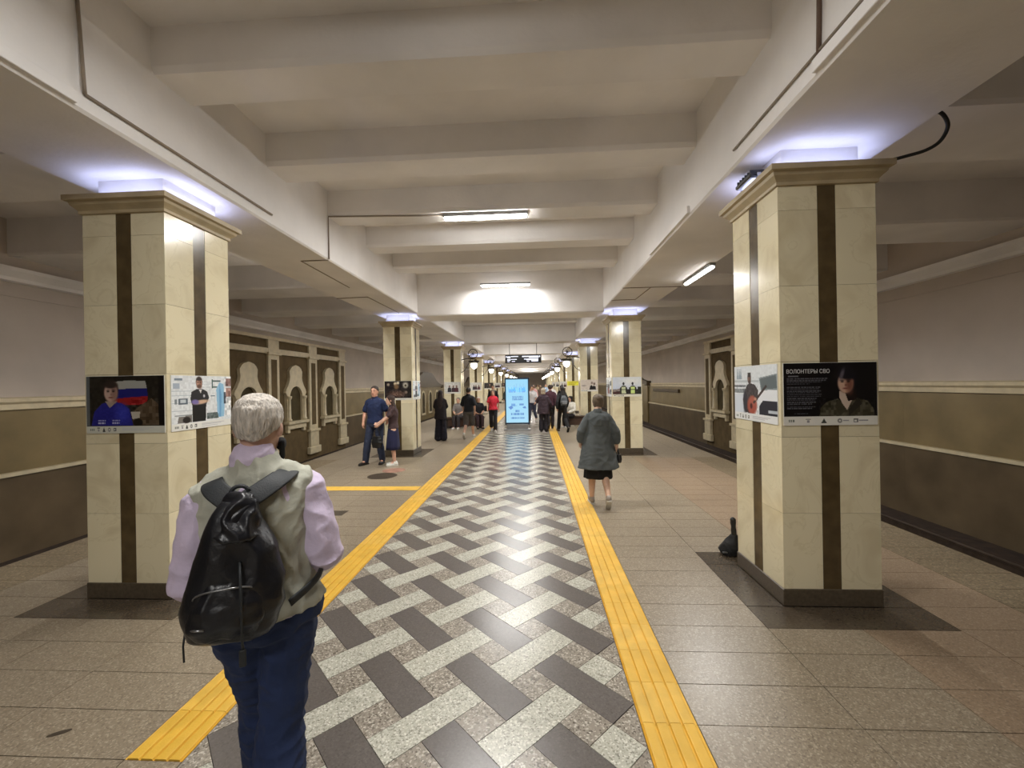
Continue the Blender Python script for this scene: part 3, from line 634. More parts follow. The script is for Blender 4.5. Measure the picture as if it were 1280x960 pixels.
def pic_lab():
    p = Pic(bg=(226, 230, 232)); p.speck(0, 0, 1, .86, 22, 4)
    for y in (.28, .36, .50, .64): p.rect(0, y, .32, y + .012, (180, 190, 198))
    p.rect(.04, .05, .16, .09, (120, 134, 146)); p.rect(.02, .14, .12, .24, (170, 182, 196)); p.rect(.10, .42, .24, .53, (92, 104, 116)); p.rect(.13, .445, .21, .505, (200, 208, 214)); p.rect(.04, .43, .08, .52, (126, 136, 142))
    for i in range(6):
        for j in range(5): p.rect(.46 + i * .028, .10 + j * .055, .468 + i * .028, .12 + j * .055, (170, 176, 184))
    p.rect(.64, .08, .80, .11, (66, 92, 92)); p.rect(.64, .06, .66, .24, (66, 92, 92)); p.rect(.66, .20, .74, .23, (82, 110, 104)); p.rect(.62, .38, .7, .40, (110, 130, 140))
    p.poly([(.72, .26), (.78, .12), (.86, .16), (.88, .50), (.86, .82), (.74, .82)], (150, 196, 226)); p.poly([(.78, .12), (.82, .4), (.80, .82), (.77, .82)], (110, 166, 210)); p.rect(.86, .32, .90, .56, (60, 70, 84))
    p.rect(.90, .04, 1, .2, (120, 86, 80)); p.rect(.90, .24, 1, .42, (156, 120, 110)); p.speck(.88, 0, 1, .8, 90, 5)
    p.rect(.04, .72, .32, .745, (150, 156, 158)); p.poly([(.10, .75), (.30, .74), (.30, .87), (.08, .87)], (120, 116, 112)); p.ell(.22, .82, .06, .06, (36, 30, 28)); p.poly([(.55, .72), (.74, .72), (.76, .84), (.55, .84)], (96, 108, 108)); p.speck(.55, .72, .76, .84, 60, 3)
    p.poly([(.31, .87), (.31, .56), (.28, .44), (.30, .30), (.38, .25), (.48, .25), (.56, .30), (.59, .42), (.54, .56), (.53, .87)], (34, 34, 40)); p.rect(.32, .56, .53, .86, (16, 16, 18)); p.poly([(.42, .26), (.47, .26), (.45, .34)], (224, 224, 224)); p.ell(.505, .385, .016, .03, (200, 200, 206))
    p.ell(.45, .50, .13, .04, (214, 178, 148), .3, -.1); p.ell(.36, .495, .06, .045, (128, 116, 176), .3, .1)
    face_simple(p, .425, .14, .045, .095, (190, 146, 124), (150, 106, 88), (52, 40, 36)); p.ell(.425, .20, .036, .035, (96, 72, 60), .4)
    p.strip(.885, False, (232, 232, 226)); return p
def pic_guitar():
    p = Pic(bg=(222, 228, 232)); p.speck(0, 0, 1, .86, 12, 4)
    for x in (.08, .13, .17): p.poly([(x, .04), (x + .01, .04), (x + .03, .24), (x - .02, .24)], (150, 166, 178))
    p.rect(0, .26, .62, .30, (190, 198, 202)); p.rect(0, .35, .30, .39, (110, 116, 120)); p.rect(0, .42, .34, .50, (140, 146, 150)); p.speck(0, .34, .36, .52, 40, 3); p.rect(0, .52, .4, .87, (214, 222, 232))
    p.poly([(.62, .22), (.98, .16), (1, .16), (1, .44), (.66, .44)], (138, 150, 154)); p.poly([(.64, .24), (.98, .18), (1, .40), (.68, .42)], (96, 108, 112)); p.poly([(.60, .44), (1, .43), (1, .64), (.60, .66)], (232, 236, 240)); p.poly([(.70, .62), (1, .62), (1, .87), (.62, .87), (.62, .72)], (34, 36, 50)); p.rect(.82, .78, 1, .83, (190, 198, 206))
    p.poly([(.28, .86), (.22, .62), (.28, .46), (.32, .36), (.40, .31), (.52, .34), (.60, .44), (.58, .62), (.50, .64), (.42, .87)], (64, 58, 60)); p.speck(.22, .32, .6, .87, 40, 4); p.ell(.28, .66, .05, .2, (46, 46, 56), .3)
    p.ell(.45, .72, .115, .17, (168, 82, 66), .2, .25); p.ell(.46, .64, .07, .09, (176, 96, 78), .3); p.ell(.43, .73, .03, .05, (70, 30, 26), .3); p.poly([(.47, .66), (.50, .69), (.80, .37), (.77, .34)], (58, 44, 42)); p.ell(.53, .60, .03, .03, (196, 150, 130), .4)
    face_simple(p, .39, .24, .038, .075, (150, 116, 102), (110, 82, 72), (40, 34, 34)); p.rect(.35, .12, .43, .175, (44, 40, 42)); p.ell(.395, .29, .03, .03, (70, 54, 48), .4)
    p.strip(.875, False, (230, 232, 232)); return p
def pic_vest():
    p = Pic(71, 50, (196, 206, 224)); p.ell(.7, .2, .5, .3, (226, 228, 226), .8); p.speck(0, 0, 1, .6, 10, 3)
    p.rect(0, .62, 1, .88, (52, 46, 44)); p.poly([(0, .66), (.25, .58), (.25, .72), (0, .74)], (140, 130, 124)); p.rect(0, .74, .25, .86, (76, 46, 44)); p.speck(0, .6, 1, .88, 40, 3)
    for cx, c in ((.38, (200, 206, 168)), (.70, (206, 226, 140))):
        p.ell(cx, .34, .035, .08, (40, 40, 44)); p.poly([(cx - .10, .86), (cx - .13, .55), (cx - .05, .44), (cx + .06, .44), (cx + .13, .55), (cx + .10, .86)], (34, 40, 34)); p.poly([(cx - .07, .84), (cx - .07, .50), (cx + .07, .50), (cx + .08, .84)], c); p.rect(cx - .07, .62, cx + .07, .66, (70, 80, 60))
    p.rect(.88, .5, 1, .86, (44, 46, 34)); p.strip(.89, False, (226, 222, 204)); return p
def pic_group():
    p = Pic(71, 50, (30, 24, 24)); p.speck(0, 0, 1, .9, 40, 4)
    for cx, cy, r, c in ((.14, .18, .05, (166, 152, 132)), (.40, .14, .06, (222, 206, 170)), (.50, .10, .05, (232, 220, 190)), (.44, .30, .09, (126, 100, 70)), (.78, .22, .10, (204, 200, 184)), (.80, .60, .05, (150, 136, 124))): p.ell(cx, cy, r, r * 1.5, c, .4)
    p.ell(.78, .24, .04, .06, (66, 56, 40), .4); p.ell(.45, .68, .28, .16, (112, 86, 74), .6); p.speck(.2, .5, .75, .88, 60, 3); p.strip(.9, False, (226, 222, 208)); return p
def pic_pale(seed):
    p = Pic(71, 50, (206, 204, 198)); p.rs = np.random.RandomState(seed); p.speck(0, 0, 1, .9, 26, 4)
    for k in range(3):
        cx = .3 + .22 * k + p.rs.uniform(-.05, .05); p.ell(cx, .38, .05, .1, (120, 96, 84)); p.poly([(cx - .12, .88), (cx - .1, .52), (cx, .46), (cx + .1, .52), (cx + .12, .88)], (40 + 20 * k, 42, 48))
    p.strip(.89, False); return p
def pic_duo():
    p = Pic(71, 50, (214, 202, 190)); p.speck(0, 0, 1, .9, 18, 4); p.poly([(.5, .86), (.56, .55), (.64, .45), (.72, .6), (.76, .5), (.88, .6), (.9, .86)], (24, 22, 22)); p.ell(.66, .28, .06, .12, (150, 132, 118)); p.ell(.80, .36, .06, .11, (120, 100, 88)); p.ell(.18, .5, .12, .04, (140, 128, 120), .6); p.strip(.89, False); return p
def pic_darkred(seed):
    p = Pic(71, 50, (40, 34, 32)); p.rs = np.random.RandomState(seed); p.speck(0, 0, 1, .9, 70, 5); p.ell(.6, .35, .09, .16, (150, 120, 104)); p.poly([(.4, .88), (.46, .58), (.6, .5), (.76, .58), (.82, .88)], (70, 60, 48)); p.strip(.89, False); return p
m_print = vcol('poster_print', 0.35)
pw, ph = 0.712, 0.495
def text_mesh(name, body, size, mt, parent, loc, rot=(PI / 2, 0, 0), align='LEFT', ext=0.0006, bold=0.0, sx=1.0):
    cu = bpy.data.curves.new(name, 'FONT'); cu.body = body; cu.size = size; cu.align_x = align; cu.extrude = ext; cu.offset = bold
    t = bpy.data.objects.new(name + '_curve', cu); COL.objects.link(t)
    dg = bpy.context.evaluated_depsgraph_get(); me = bpy.data.meshes.new_from_object(t.evaluated_get(dg)); bpy.data.objects.remove(t)
    me.materials.clear(); me.materials.append(mt); o = bpy.data.objects.new(name, me); o.location = loc; o.rotation_euler = rot; o.scale = (sx, 1, 1)
    return link(o, parent)
def poster(pic, s, k, face, label):
    y = PY[k]; zc = 1.68
    if face == 'front': loc, rz = (s * (XP + 0.372), y - 0.006, zc), 0.0
    else: loc, rz = (s * (XP - 0.006), y + 0.39, zc), (-PI / 2 if s > 0 else PI / 2)
    r = empty('poster', loc, rz)
    MB().box(-pw / 2, pw / 2, -0.001, 0.005, -ph / 2, ph / 2).build('board', m_white, r)
    me = pic.mesh(pw - 0.004, ph - 0.004); me.materials.append(m_print); inst('print', me, r, (0, -0.0016, 0))
    return tag(r, label, 'poster', 'photo posters on the pillars')
po = poster(pic_black(), 1, 0, 'front', 'black poster with white heading and a person in an olive jacket')
text_mesh('heading', 'ВОЛОНТЕРЫ СВО', 0.044, mat('heading_grey', (205, 205, 205), 0.5), po, (-0.335, -0.0045, 0.165), sx=0.86)
poster(pic_guitar(), 1, 0, 'side', 'pale winter poster of a person holding a red guitar by a car')
poster(pic_blue(), -1, 0, 'front', 'dark poster of a person in a blue hooded top before a striped flag')
poster(pic_lab(), -1, 0, 'side', 'bright poster of a person in black with crossed arms in a workroom')
poster(pic_vest(), 1, 1, 'front', 'poster of two people in bright safety vests under a pale sky')
poster(pic_guitar(), 1, 1, 'side', 'pale bluish poster around the corner from the safety vest poster')
poster(pic_group(), -1, 1, 'front', 'dark crowded poster above the couple posing by the pillar')
poster(pic_lab(), -1, 1, 'side', 'pale lilac poster around the corner from the dark crowded poster')
poster(pic_duo(), 1, 2, 'front', 'cream poster with two dark figures above the bench with a seated person')
poster(pic_pale(5), -1, 2, 'front', 'grey poster behind the man in shorts')
for k in range(3, 7):
    poster(pic_pale(10 + k) if k % 2 else pic_darkred(k), -1, k, 'front', 'small photo poster on the %s pillar of the blue hooded top poster row' % ORD[k])
    if k > 3: poster(pic_pale(20 + k), 1, k, 'front', 'small photo poster on the %s pillar of the black poster row' % ORD[k])
m_ysign = mat('yellow_sign', (232, 226, 60), 0.5)
yb = empty('yellow_notice', (XP + 0.372, PY[3] - 0.006, 1.78)); MB().box(-pw / 2, pw / 2, -0.003, 0.005, -0.13, 0.13).build('board', m_ysign, yb)
for q in range(3): MB().box(-0.28, 0.28 - 0.1 * q, -0.0045, -0.003, 0.06 - 0.07 * q, 0.085 - 0.07 * q).build('text_line', mat('notice_text', (150, 130, 40), 0.6), yb)
tag(yb, 'bright yellow notice on a pillar beyond the bench', 'sign')

# ------------------------------------------------------------------ advertising screen
sc = empty('advertising_screen', (-0.085, 16.4, 0))
m_navy = mat('navy_casing', (26, 40, 60), 0.35, 0.05, 10); m_scr = vcol('screen_picture', 0.3, 0.72)
MB().box(-0.52, 0.52, -0.22, 0.22, 0, 0.03).build('base_plate', m_grey, sc, bevel=0.008)
MB().box(-0.42, 0.42, -0.10, 0.10, 0.03, 0.22).build('stand', m_grey, sc, bevel=0.008)
MB().box(-0.485, 0.485, -0.08, 0.08, 0.20, 2.04).build('casing', m_navy, sc, bevel=0.015)
p = Pic(60, 116, (150, 218, 244)); p.a = p.a + (p.Y * 26 - 10)[..., None] * np.array([1, .35, .1]); B1, B2 = (40, 112, 190), (60, 130, 196)
for x, y, wd, h in ((.15, .22, .2, .06), (.14, .28, .18, .02), (.35, .20, .08, .1), (.6, .2, .05, .1), (.72, .2, .14, .1)): p.rect(x, y, x + wd, y + h, (90, 160, 222))
for x in (.36, .42, .48, .63, .69, .78, .84): p.poly([(x, .20), (x + .012, .10), (x + .024, .20)], (110, 176, 226))
for r_ in range(3): p.text(.28, .78, .39 + r_ * .035, .024, B2)
p.poly([(.1, .64), (.26, .60), (.32, .66), (.2, .70)], B1); p.rect(.24, .56, .42, .62, (80, 150, 214)); p.rect(.40, .60, .5, .61, B2); p.rect(.6, .56, .8, .60, B2); p.poly([(.74, .64), (.86, .62), (.92, .67), (.78, .67)], B1)
for (a, b, y) in ((.42, .6, .71), (.22, .8, .78), (.22, .84, .87)): p.text(a, b, y, .045, B2)
me = p.mesh(0.87, 1.70, 'display'); me.materials.append(m_scr); dsp = inst('display', me, sc, (0, -0.0815, 1.13))
m_blue = emis('screen_blue', lin((40, 110, 190)), 0.5)
text_mesh('screen_word', 'НАША', 0.23, m_blue, dsp, (0, -0.002, 0.37), align='CENTER')
tag(sc, 'glowing upright advertising screen in a dark blue casing mid hall', 'screen')
lsc = bpy.data.lights.new('screen_light', 'AREA'); lsc.shape = 'RECTANGLE'; lsc.size = 0.85; lsc.size_y = 1.68; lsc.energy = 16; lsc.color = (0.50, 0.68, 1.0)
o = bpy.data.objects.new('screen_light', lsc); o.location = (0, -0.09, 1.13); o.rotation_euler = (PI / 2, 0, 0); link(o, sc)

# ------------------------------------------------------------------ hanging sign
sg = empty('hanging_sign', (0.13, 18.4, 2.72))
MB().box(-0.80, 0.80, -0.06, 0.06, 0.0, 0.37).build('panel', m_black, sg, bevel=0.01)
m_sgt = emis('sign_text', (0.75, 0.78, 0.9), 0.9)
for x0, x1, z0, z1 in ((-0.76, -0.72, .25, .31), (-.70, -.56, .22, .30), (-.54, -.22, .27, .31), (-.70, -.56, .11, .18), (-.54, -.28, .15, .18), (-.70, -.60, .05, .08), (-.5, -.36, .06, .09), (-.05, .26, .26, .31), (.26, .68, .22, .31), (.04, .14, .15, .19), (.14, .66, .12, .19), (.16, .26, .06, .09), (.36, .66, .06, .11), (.70, .75, .25, .31)):
    MB().box(x0, x1, -0.0625, -0.06, z0, z1).build('text_line', m_sgt, sg)
for q in (-0.6, 0.6): MB().tube([(q, 0, 0.36), (q, 0, ZB - 2.72 + 0.3)], 0.012, 8).build('rod', m_iron, sg, True)
tag(sg, 'black electronic sign with pale text hanging over the hall', 'sign')

# ------------------------------------------------------------------ bracket lamps on the far pillars
def make_sconce():
    r = empty('bracket_lamp')
    MB().box(-0.02, 0.0, -0.05, 0.05, -0.55, 0.45).build('wall_plate', m_iron, r, bevel=0.006)
    MB().tube([(0, 0, 0.1), (0.25, 0, 0.16), (0.55, 0, 0.12), (0.60, 0, 0.0)], 0.018, 8).build('arm', m_iron, r, True)
    MB().tube([(0, 0, -0.45), (0.16, 0, -0.35), (0.30, 0, -0.12), (0.42, 0, 0.12)], 0.014, 8).build('scroll', m_iron, r, True)
    rg = MB().tube([(0.52 + 0.2 * math.cos(t), 0, 0.36 + 0.2 * math.sin(t)) for t in [2 * PI * k / 24 for k in range(24)]], 0.017, 8, closed=True).build('ring', m_iron, r, True)
    for k in range(6):
        t = PI * k / 6; MB().tube([(0.52 - 0.19 * math.cos(t), 0, 0.36 - 0.19 * math.sin(t)), (0.52 + 0.19 * math.cos(t), 0, 0.36 + 0.19 * math.sin(t))], 0.008, 6).build('spoke', m_iron, rg, True)
    MB().lathe([(0.001, 0.02), (0.24, 0.02), (0.25, -0.01), (0.20, -0.06), (0.12, -0.10), (0.001, -0.10)], 24, (0.56, 0, 0.04)).build('tray', m_iron, r, True)
    MB().lathe([(0.001, -0.10), (0.13, -0.10), (0.15, -0.16), (0.13, -0.24), (0.08, -0.31), (0.001, -0.34)], 24, (0.56, 0, 0.04)).build('glass_bowl', m_globe, r, True)
    return r
sco = None
for k in range(2, 10):
    for s in (-1, 1):
        if sco is None: sco = make_sconce(); o = sco
        else: o = copy_tree(sco)
        o.location = (s * XP, PY[k] + PW / 2 - 0.25, 2.78); o.rotation_euler = (0, 0, 0 if s < 0 else PI)
        tag(o, 'wrought bracket lamp with ring and white bowl, above the walker in shorts' if (k, s) == (2, -1) else ('wrought bracket lamp with ring and white bowl, above the seated white jacket' if (k, s) == (2, 1) else 'wrought bracket lamp on the %s pillar of the %s poster row' % (ORD[k], ROW[s])), 'lamp', 'bracket lamps on the far pillars')
        l = bpy.data.lights.new('bowl_light', 'POINT'); l.energy = SCONCE_W; l.color = SCONCE_C; l.shadow_soft_size = 0.12
        ob = bpy.data.objects.new('bowl_light', l); ob.location = (0.56, 0, -0.45); link(ob, o)

# ------------------------------------------------------------------ benches
m_bench = mat('bench_wood', (70, 48, 36), 0.4, 0.15, 12, stretch=(1, 8, 8)); m_bench2 = mat('bench_dark', (36, 28, 24), 0.5)
def bench(x0, x1, y0, y1, label):
    r = empty('bench', ((x0 + x1) / 2, (y0 + y1) / 2, 0)); a, b = (x1 - x0) / 2, (y1 - y0) / 2
    n = 4
    for i in range(n): MB().box(-a, a, -b + 2 * b * i / n + 0.006, -b + 2 * b * (i + 1) / n - 0.006, 0.40, 0.45).build('seat_plank', m_bench, r, bevel=0.006)
    MB().box(-a + 0.03, a - 0.03, -b + 0.03, b - 0.03, 0.36, 0.40).build('seat_frame', m_bench2, r)
    for q in (-1, 1): MB().box(q * (a - 0.16) - 0.1, q * (a - 0.16) + 0.1, -b + 0.06, b - 0.06, 0.0, 0.37).build('bench_leg', m_bench2, r, bevel=0.01)
    MB().box(-a + 0.2, a - 0.2, -b + 0.05, -b + 0.08, 0.08, 0.37).build('front_board', m_bench, r)
    return tag(r, label, 'bench', 'wooden benches at the pillars')
bench(1.80, 3.15, 17.05, 17.55, 'dark wooden bench carrying the seated person in a white jacket')
bench(-3.2, -1.5, 17.05, 17.55, 'dark wooden bench behind the man in shorts')

# ------------------------------------------------------------------ people
V = Vector
def J0():
    j = dict(pelvis=(0, 0, .93), waist=(0, 0, 1.08), chest=(0, 0, 1.28), neck=(0, -.01, 1.485), head=(0, .012, 1.63))
    for n, s in (('R', 1), ('L', -1)):
        j.update({'hip' + n: (s * .09, 0, .90), 'knee' + n: (s * .095, .015, .50), 'ank' + n: (s * .10, -.02, .085), 'toe' + n: (s * .12, .16, .03),
                  'sho' + n: (s * .165, -.01, 1.395), 'elb' + n: (s * .235, -.03, 1.15), 'wri' + n: (s * .235, .06, .92), 'han' + n: (s * .225, .09, .83)})
    return j
class Body(MB):
    def loft(s, secs, n=18):            # secs: (centre, (rx, ry), dir, fold)  rings in the plane across dir
        R = []
        for c, (ru, rv), d in secs:
            c = V(c); d = V(d).normalized(); u = V((1, 0, 0)); u = (u - d * d.dot(u)).normalized(); v = d.cross(u)
            R.append([tuple(c + ru * math.cos(t) * u + rv * math.sin(t) * v) for t in [2 * PI * k / n for k in range(n)]])
        return s.rings(R)
    def limb(s, pts, rr, n=12, k=1.0):
        pts = [V(p) for p in pts]; P = []; Rr = []
        d0 = (pts[0] - pts[1]).normalized(); d1 = (pts[-1] - pts[-2]).normalized()
        P += [pts[0] + d0 * rr[0] * .75, pts[0] + d0 * rr[0] * .45]; Rr += [rr[0] * .35, rr[0] * .8]
        P += pts; Rr += rr
        P += [pts[-1] + d1 * rr[-1] * .45, pts[-1] + d1 * rr[-1] * .75]; Rr += [rr[-1] * .8, rr[-1] * .35]
        return s.tube(P, [r * k for r in Rr], n)
    def ball(s, c, r, n=12, m=8):
        c = V(c); r = (r, r, r) if not isinstance(r, (tuple, list)) else r
        return s.rings([[(c.x + r[0] * math.sin(a) * math.cos(t), c.y + r[1] * math.sin(a) * math.sin(t), c.z - r[2] * math.cos(a)) for t in [2 * PI * k / n for k in range(n)]] for a in [0.05 + (PI - 0.1) * i / m for i in range(m + 1)]])
def lerp(a, b, t): return V(a) * (1 - t) + V(b) * t
def fuse(mb, name, vox, smooth=3, wrinkle=0.0, wscale=9.0, wst=(1, 1, 1), seed=0):
    me = mb.mesh(name); o = bpy.data.objects.new(name, me); COL.objects.link(o)
    md = o.modifiers.new('r', 'REMESH'); md.mode = 'VOXEL'; md.voxel_size = vox
    if smooth: sm = o.modifiers.new('s', 'SMOOTH'); sm.factor = 0.5; sm.iterations = smooth
    dg = bpy.context.evaluated_depsgraph_get(); out = bpy.data.meshes.new_from_object(o.evaluated_get(dg)); bpy.data.objects.remove(o)
    out.name = name
    if wrinkle:
        co = np.zeros(len(out.vertices) * 3); no = np.zeros(len(out.vertices) * 3); out.vertices.foreach_get('co', co); out.vertices.foreach_get('normal', no)
        co = co.reshape(-1, 3); no = no.reshape(-1, 3); d = np.array([abs(mnoise.noise(V((p[0] * wst[0] * wscale + seed, p[1] * wst[1] * wscale, p[2] * wst[2] * wscale)))) for p in co])
        co += no * ((0.25 - d) * wrinkle)[:, None]; out.vertices.foreach_set('co', co.ravel())
    out.polygons.foreach_set('use_smooth', [True] * len(out.polygons)); out.update()
    return out
def rotm(yaw, pitch): return Matrix.Rotation(yaw, 3, 'Z') @ Matrix.Rotation(pitch, 3, 'X')
HEAD = [(-.120, .024, .026, .052), (-.108, .040, .044, .040), (-.085, .052, .064, .024), (-.05, .063, .084, .008), (-.01, .071, .094, .002), (.03, .075, .099, -.002), (.065, .070, .093, -.006), (.092, .056, .076, -.008), (.110, .034, .048, -.008), (.118, .012, .018, -.008)]
def head_loft(mb, hc, R, grow=0.0, n=18, prof=HEAD):
    rings = []
    for z, a, b, y in prof:
        rings.append([tuple(V(hc) + R @ V(((a + grow) * math.cos(t), y + (b + grow) * math.sin(t), z * (1 + grow * 6)))) for t in [2 * PI * k / n for k in range(n)]])
    mb.rings(rings)
def skinm(c=(206, 160, 134)): return mat('skin_%d_%d_%d' % c, c, 0.5, 0.05, 20, world=False)
def cloth(c, rough=0.85, bump=0.25, bs=70): return mat('cloth_%d_%d_%d' % tuple(c), c, rough, 0.07, 9, bump, bs, world=False)
def hand(mb, wri, han, side, curl=0.5):
    w_, h_ = V(wri), V(han); d = (h_ - w_).normalized(); a = V((0, 1, 0)); a = (a - d * d.dot(a)).normalized(); pn = d.cross(a) * (-side)   # a: thumb side, pn: palm normal toward the body
    k0 = w_ + d * .085
    mb.loft([(w_ - d * .02, (.022, .026), d), (w_ + d * .01, (.017, .03), d), (w_ + d * .05, (.015, .042), d), (w_ + d * .085, (.013, .041), d), (w_ + d * .098, (.007, .03), d)], 10) if False else mb.tube([w_ - d * .03, w_ + d * .02, w_ + d * .06, w_ + d * .09], [.026, .030, .034, .028], 10)
    for i, L_ in enumerate((.070, .080, .074, .058)):
        b = k0 + a * (.030 - .020 * i); m1 = b + d * L_ * .5 + pn * L_ * .22 * curl; m2 = m1 + d * L_ * .35 * (1 - .6 * curl) + pn * L_ * .5 * curl
        mb.limb([b - d * .02, m1, m2], [.0095, .009, .008], 8)
    b = w_ + d * .03 + a * .028; mb.limb([b, b + d * .035 + a * .022 + pn * .01, b + d * .065 + a * .02 + pn * .022], [.012, .0105, .009], 8)
def person(label, loc, rz, H, J=None, fem=False, build=1.0, skin=(206, 160, 134), top=None, bottom=None, shoes=(40, 36, 34), hair=None, vox=.0095, hyaw=0.0, hpitch=0.0, curl=0.5, group=None, seated=False, socks=None):
    j = {k: V(v) for k, v in J0().items()}
    for k, v in (J or {}).items(): j[k] = V(v)
    ks = H / 1.75; sm_ = skinm(skin); B_ = build
    sw = .93 if fem else 1.0
    for n in 'RL':
        if fem and not (J and 'sho' + n in J): j['sho' + n].x *= .92
    up = (j['neck'] - j['pelvis']).normalized()
    def torso(mb, g=0.0, z0=0.0, z1=1.0, gw=None):
        pel, wai, che, nec = j['pelvis'], j['waist'], j['chest'], j['neck']; wm = .118 if fem else .138
        S = [(lerp(pel, wai, -.75), (.10, .085)), (lerp(pel, wai, -.45), (.155, .112)), (lerp(pel, wai, -.05), (.170 if fem else .165, .118)), (lerp(pel, wai, .5), (.15, .108)), (wai, (wm, .100)), (lerp(wai, che, .5), (wm + .012, .108)), (che, (.158 * sw, .118)), (lerp(che, nec, .4), (.168 * sw, .110)), (lerp(che, nec, .68), (.158 * sw, .092)), (lerp(che, nec, .86), (.10, .072)), (nec, (.062, .062))]
        n = len(S); out = []
        for i, (c, (a, b)) in enumerate(S):
            t = i / (n - 1)
            if z0 - 1e-6 <= t <= z1 + 1e-6: out.append((c, ((a * B_ + g), (b * B_ + g)), up))
        mb.loft(out)
    def trap(mb, n, g=0.0, f=1.0):
        a, b = j['neck'] - up * .045, j['sho' + n] + up * .004; mb.limb([a, lerp(a, b, .5) + up * .012, lerp(a, b, f)], [.052 + g, .046 * B_ + g, .044 * B_ + g])
    def arm(mb, n, g=0.0, t1=2.0, taper=1.0, ag=0.0):
        P = [j['sho' + n], lerp(j['sho' + n], j['elb' + n], .5), j['elb' + n], lerp(j['elb' + n], j['wri' + n], .4), j['wri' + n]]; r = [.049, .046, .040, .039, .027]; gg = [g + ag * q for q in (.1, .6, 1, 1, 1)]
        q, rr = [], []
        for i, t in enumerate((0, .5, 1, 1.4, 2)):
            if t <= t1 + 1e-6: q.append(P[i]); rr.append(r[i] * (B_ * .5 + .5) * (.9 if fem else 1) + gg[i])
            else:
                tp = (0, .5, 1, 1.4, 2)[i - 1]; f = (t1 - tp) / (t - tp)
                if f > .02: q.append(lerp(P[i - 1], P[i], f)); rr.append(((r[i - 1] * (1 - f) + r[i] * f)) * (.9 if fem else 1) + gg[i])
                break
        if len(q) > 1: mb.limb(q, rr)
    def leg(mb, n, g=0.0, t1=2.0, loose=0.0):
        h, k, a = j['hip' + n], j['knee' + n], j['ank' + n]; P = [h, lerp(h, k, .45), k, lerp(k, a, .35), a]; r = [.088, .075, .055, .056, .036]; q, rr = [], []
        for i, t in enumerate((0, .45, 1, 1.35, 2)):
            lo = loose * max(0, t - .4)
            if t <= t1 + 1e-6: q.append(P[i]); rr.append(r[i] * (B_ * .6 + .4) + g + lo)
            else:
                tp = (0, .45, 1, 1.35, 2)[i - 1]; f = (t1 - tp) / (t - tp)
                if f > .02: q.append(lerp(P[i - 1], P[i], f)); rr.append(r[i - 1] * (1 - f) + r[i] * f + g + lo)
                break
        mb.limb(q, rr)
    R = rotm(hyaw, hpitch); hc = j['head']
    # body: one continuous skin
    b = Body(); torso(b, -.004)
    for n in 'RL':
        trap(b, n); arm(b, n); leg(b, n); hand(b, j['wri' + n], j['han' + n], 1 if n == 'R' else -1, curl)
        an, to = j['ank' + n], j['toe' + n]; b.limb([an, lerp(an, to, .5) - V((0, 0, .01)), to], [.036, .034, .022])
    b.limb([j['neck'] - up * .05, j['neck'] + up * .03, hc + R @ V((0, -.015, -.05))], [.064, .056, .056], 14)
    head_loft(b, hc, R)
    b.ball(hc + R @ V((0, .100, -.018)), (.013, .018, .022), 10, 6); b.ball(hc + R @ V((0, .085, -.078)), (.022, .012, .009), 10, 5)
    for s in (-1, 1): b.ball(hc + R @ V((s * .076, -.012, -.01)), (.012, .020, .032), 10, 6)
    me = fuse(b, 'person', vox, 2); me.materials.append(sm_)
    root = inst('person', me, None, loc, rz); root.scale = (ks,) * 3
    tag(root, label, 'person', group)
    def kid(mesh, m_, name):
        mesh.materials.append(m_); return inst(name, mesh, root)
    for s in (-1, 1):
        e = Body(); e.ball(hc + R @ V((s * .030, .087, .012)), (.012, .008, .007), 10, 6); kid(e.mesh('eye', True), mat('eye_dark', (40, 30, 26), 0.3, world=False), 'eye')
        e = Body(); e.limb([hc + R @ V((s * .016, .094, .032)), hc + R @ V((s * .034, .090, .036)), hc + R @ V((s * .050, .080, .030))], [.004, .005, .003], 8); kid(e.mesh('eyebrow', True), mat('brow', (70, 54, 44), 0.8, world=False), 'eyebrow')
    e = Body(); e.limb([hc + R @ V((-.022, .088, -.058)), hc + R @ V((0, .097, -.061)), hc + R @ V((.022, .088, -.058))], [.004, .006, .004], 8); kid(e.mesh('mouth', True), mat('lips', (156, 90, 82), 0.5, world=False), 'mouth')
    # hair
    if hair:
        st, hcol = hair['style'], hair['col']; hm = mat('hair_%d_%d_%d' % tuple(hcol), hcol, 0.6, 0.22, 30, 0.9, 60, world=False, stretch=(3, 3, .6))
        hb = Body(); head_loft(hb, hc + R @ V((0, -.006, .003)), R, .010 if st != 'bob' else .022, 22)
        bm = bmesh.new(); tmp = hb.mesh('h'); bm.from_mesh(tmp)
        pn = R @ V((0, .62, -.78)) if st == 'short' else R @ V((0, .85, -.53)); p0 = hc + R @ (V((0, .072, .076)) if st == 'short' else V((0, .07, .055)))
        r_ = bmesh.ops.bisect_plane(bm, geom=bm.verts[:] + bm.edges[:] + bm.faces[:], plane_co=p0, plane_no=pn, clear_outer=True)
        bmesh.ops.holes_fill(bm, edges=[e for e in bm.edges if e.is_boundary]); bm.to_mesh(tmp); bm.free()
        hb2 = Body(); hb2.add([tuple(v.co) for v in tmp.vertices], [tuple(p.vertices) for p in tmp.polygons])
        if st == 'long':
            bk = R @ V((0, -1, 0)); L_ = hair.get('len', .38)
            hb2.loft([(hc + R @ V((0, -.045, .04)), (.075, .055), (0, 0, -1)), (hc + R @ V((0, -.055, -.06)), (.088, .06), (0, 0, -1)), (hc + R @ V((0, -.085, -.16)), (.10, .052), (0, 0, -1)), (hc + V((0, -.12, -.16 - L_ * .5)), (.10, .038), (0, 0, -1)), (hc + V((0, -.125, -.10 - L_)), (.06, .022), (0, 0, -1))])
        if st == 'bun': hb2.ball(hc + R @ V((0, -.09, .075)), (.05, .045, .045))
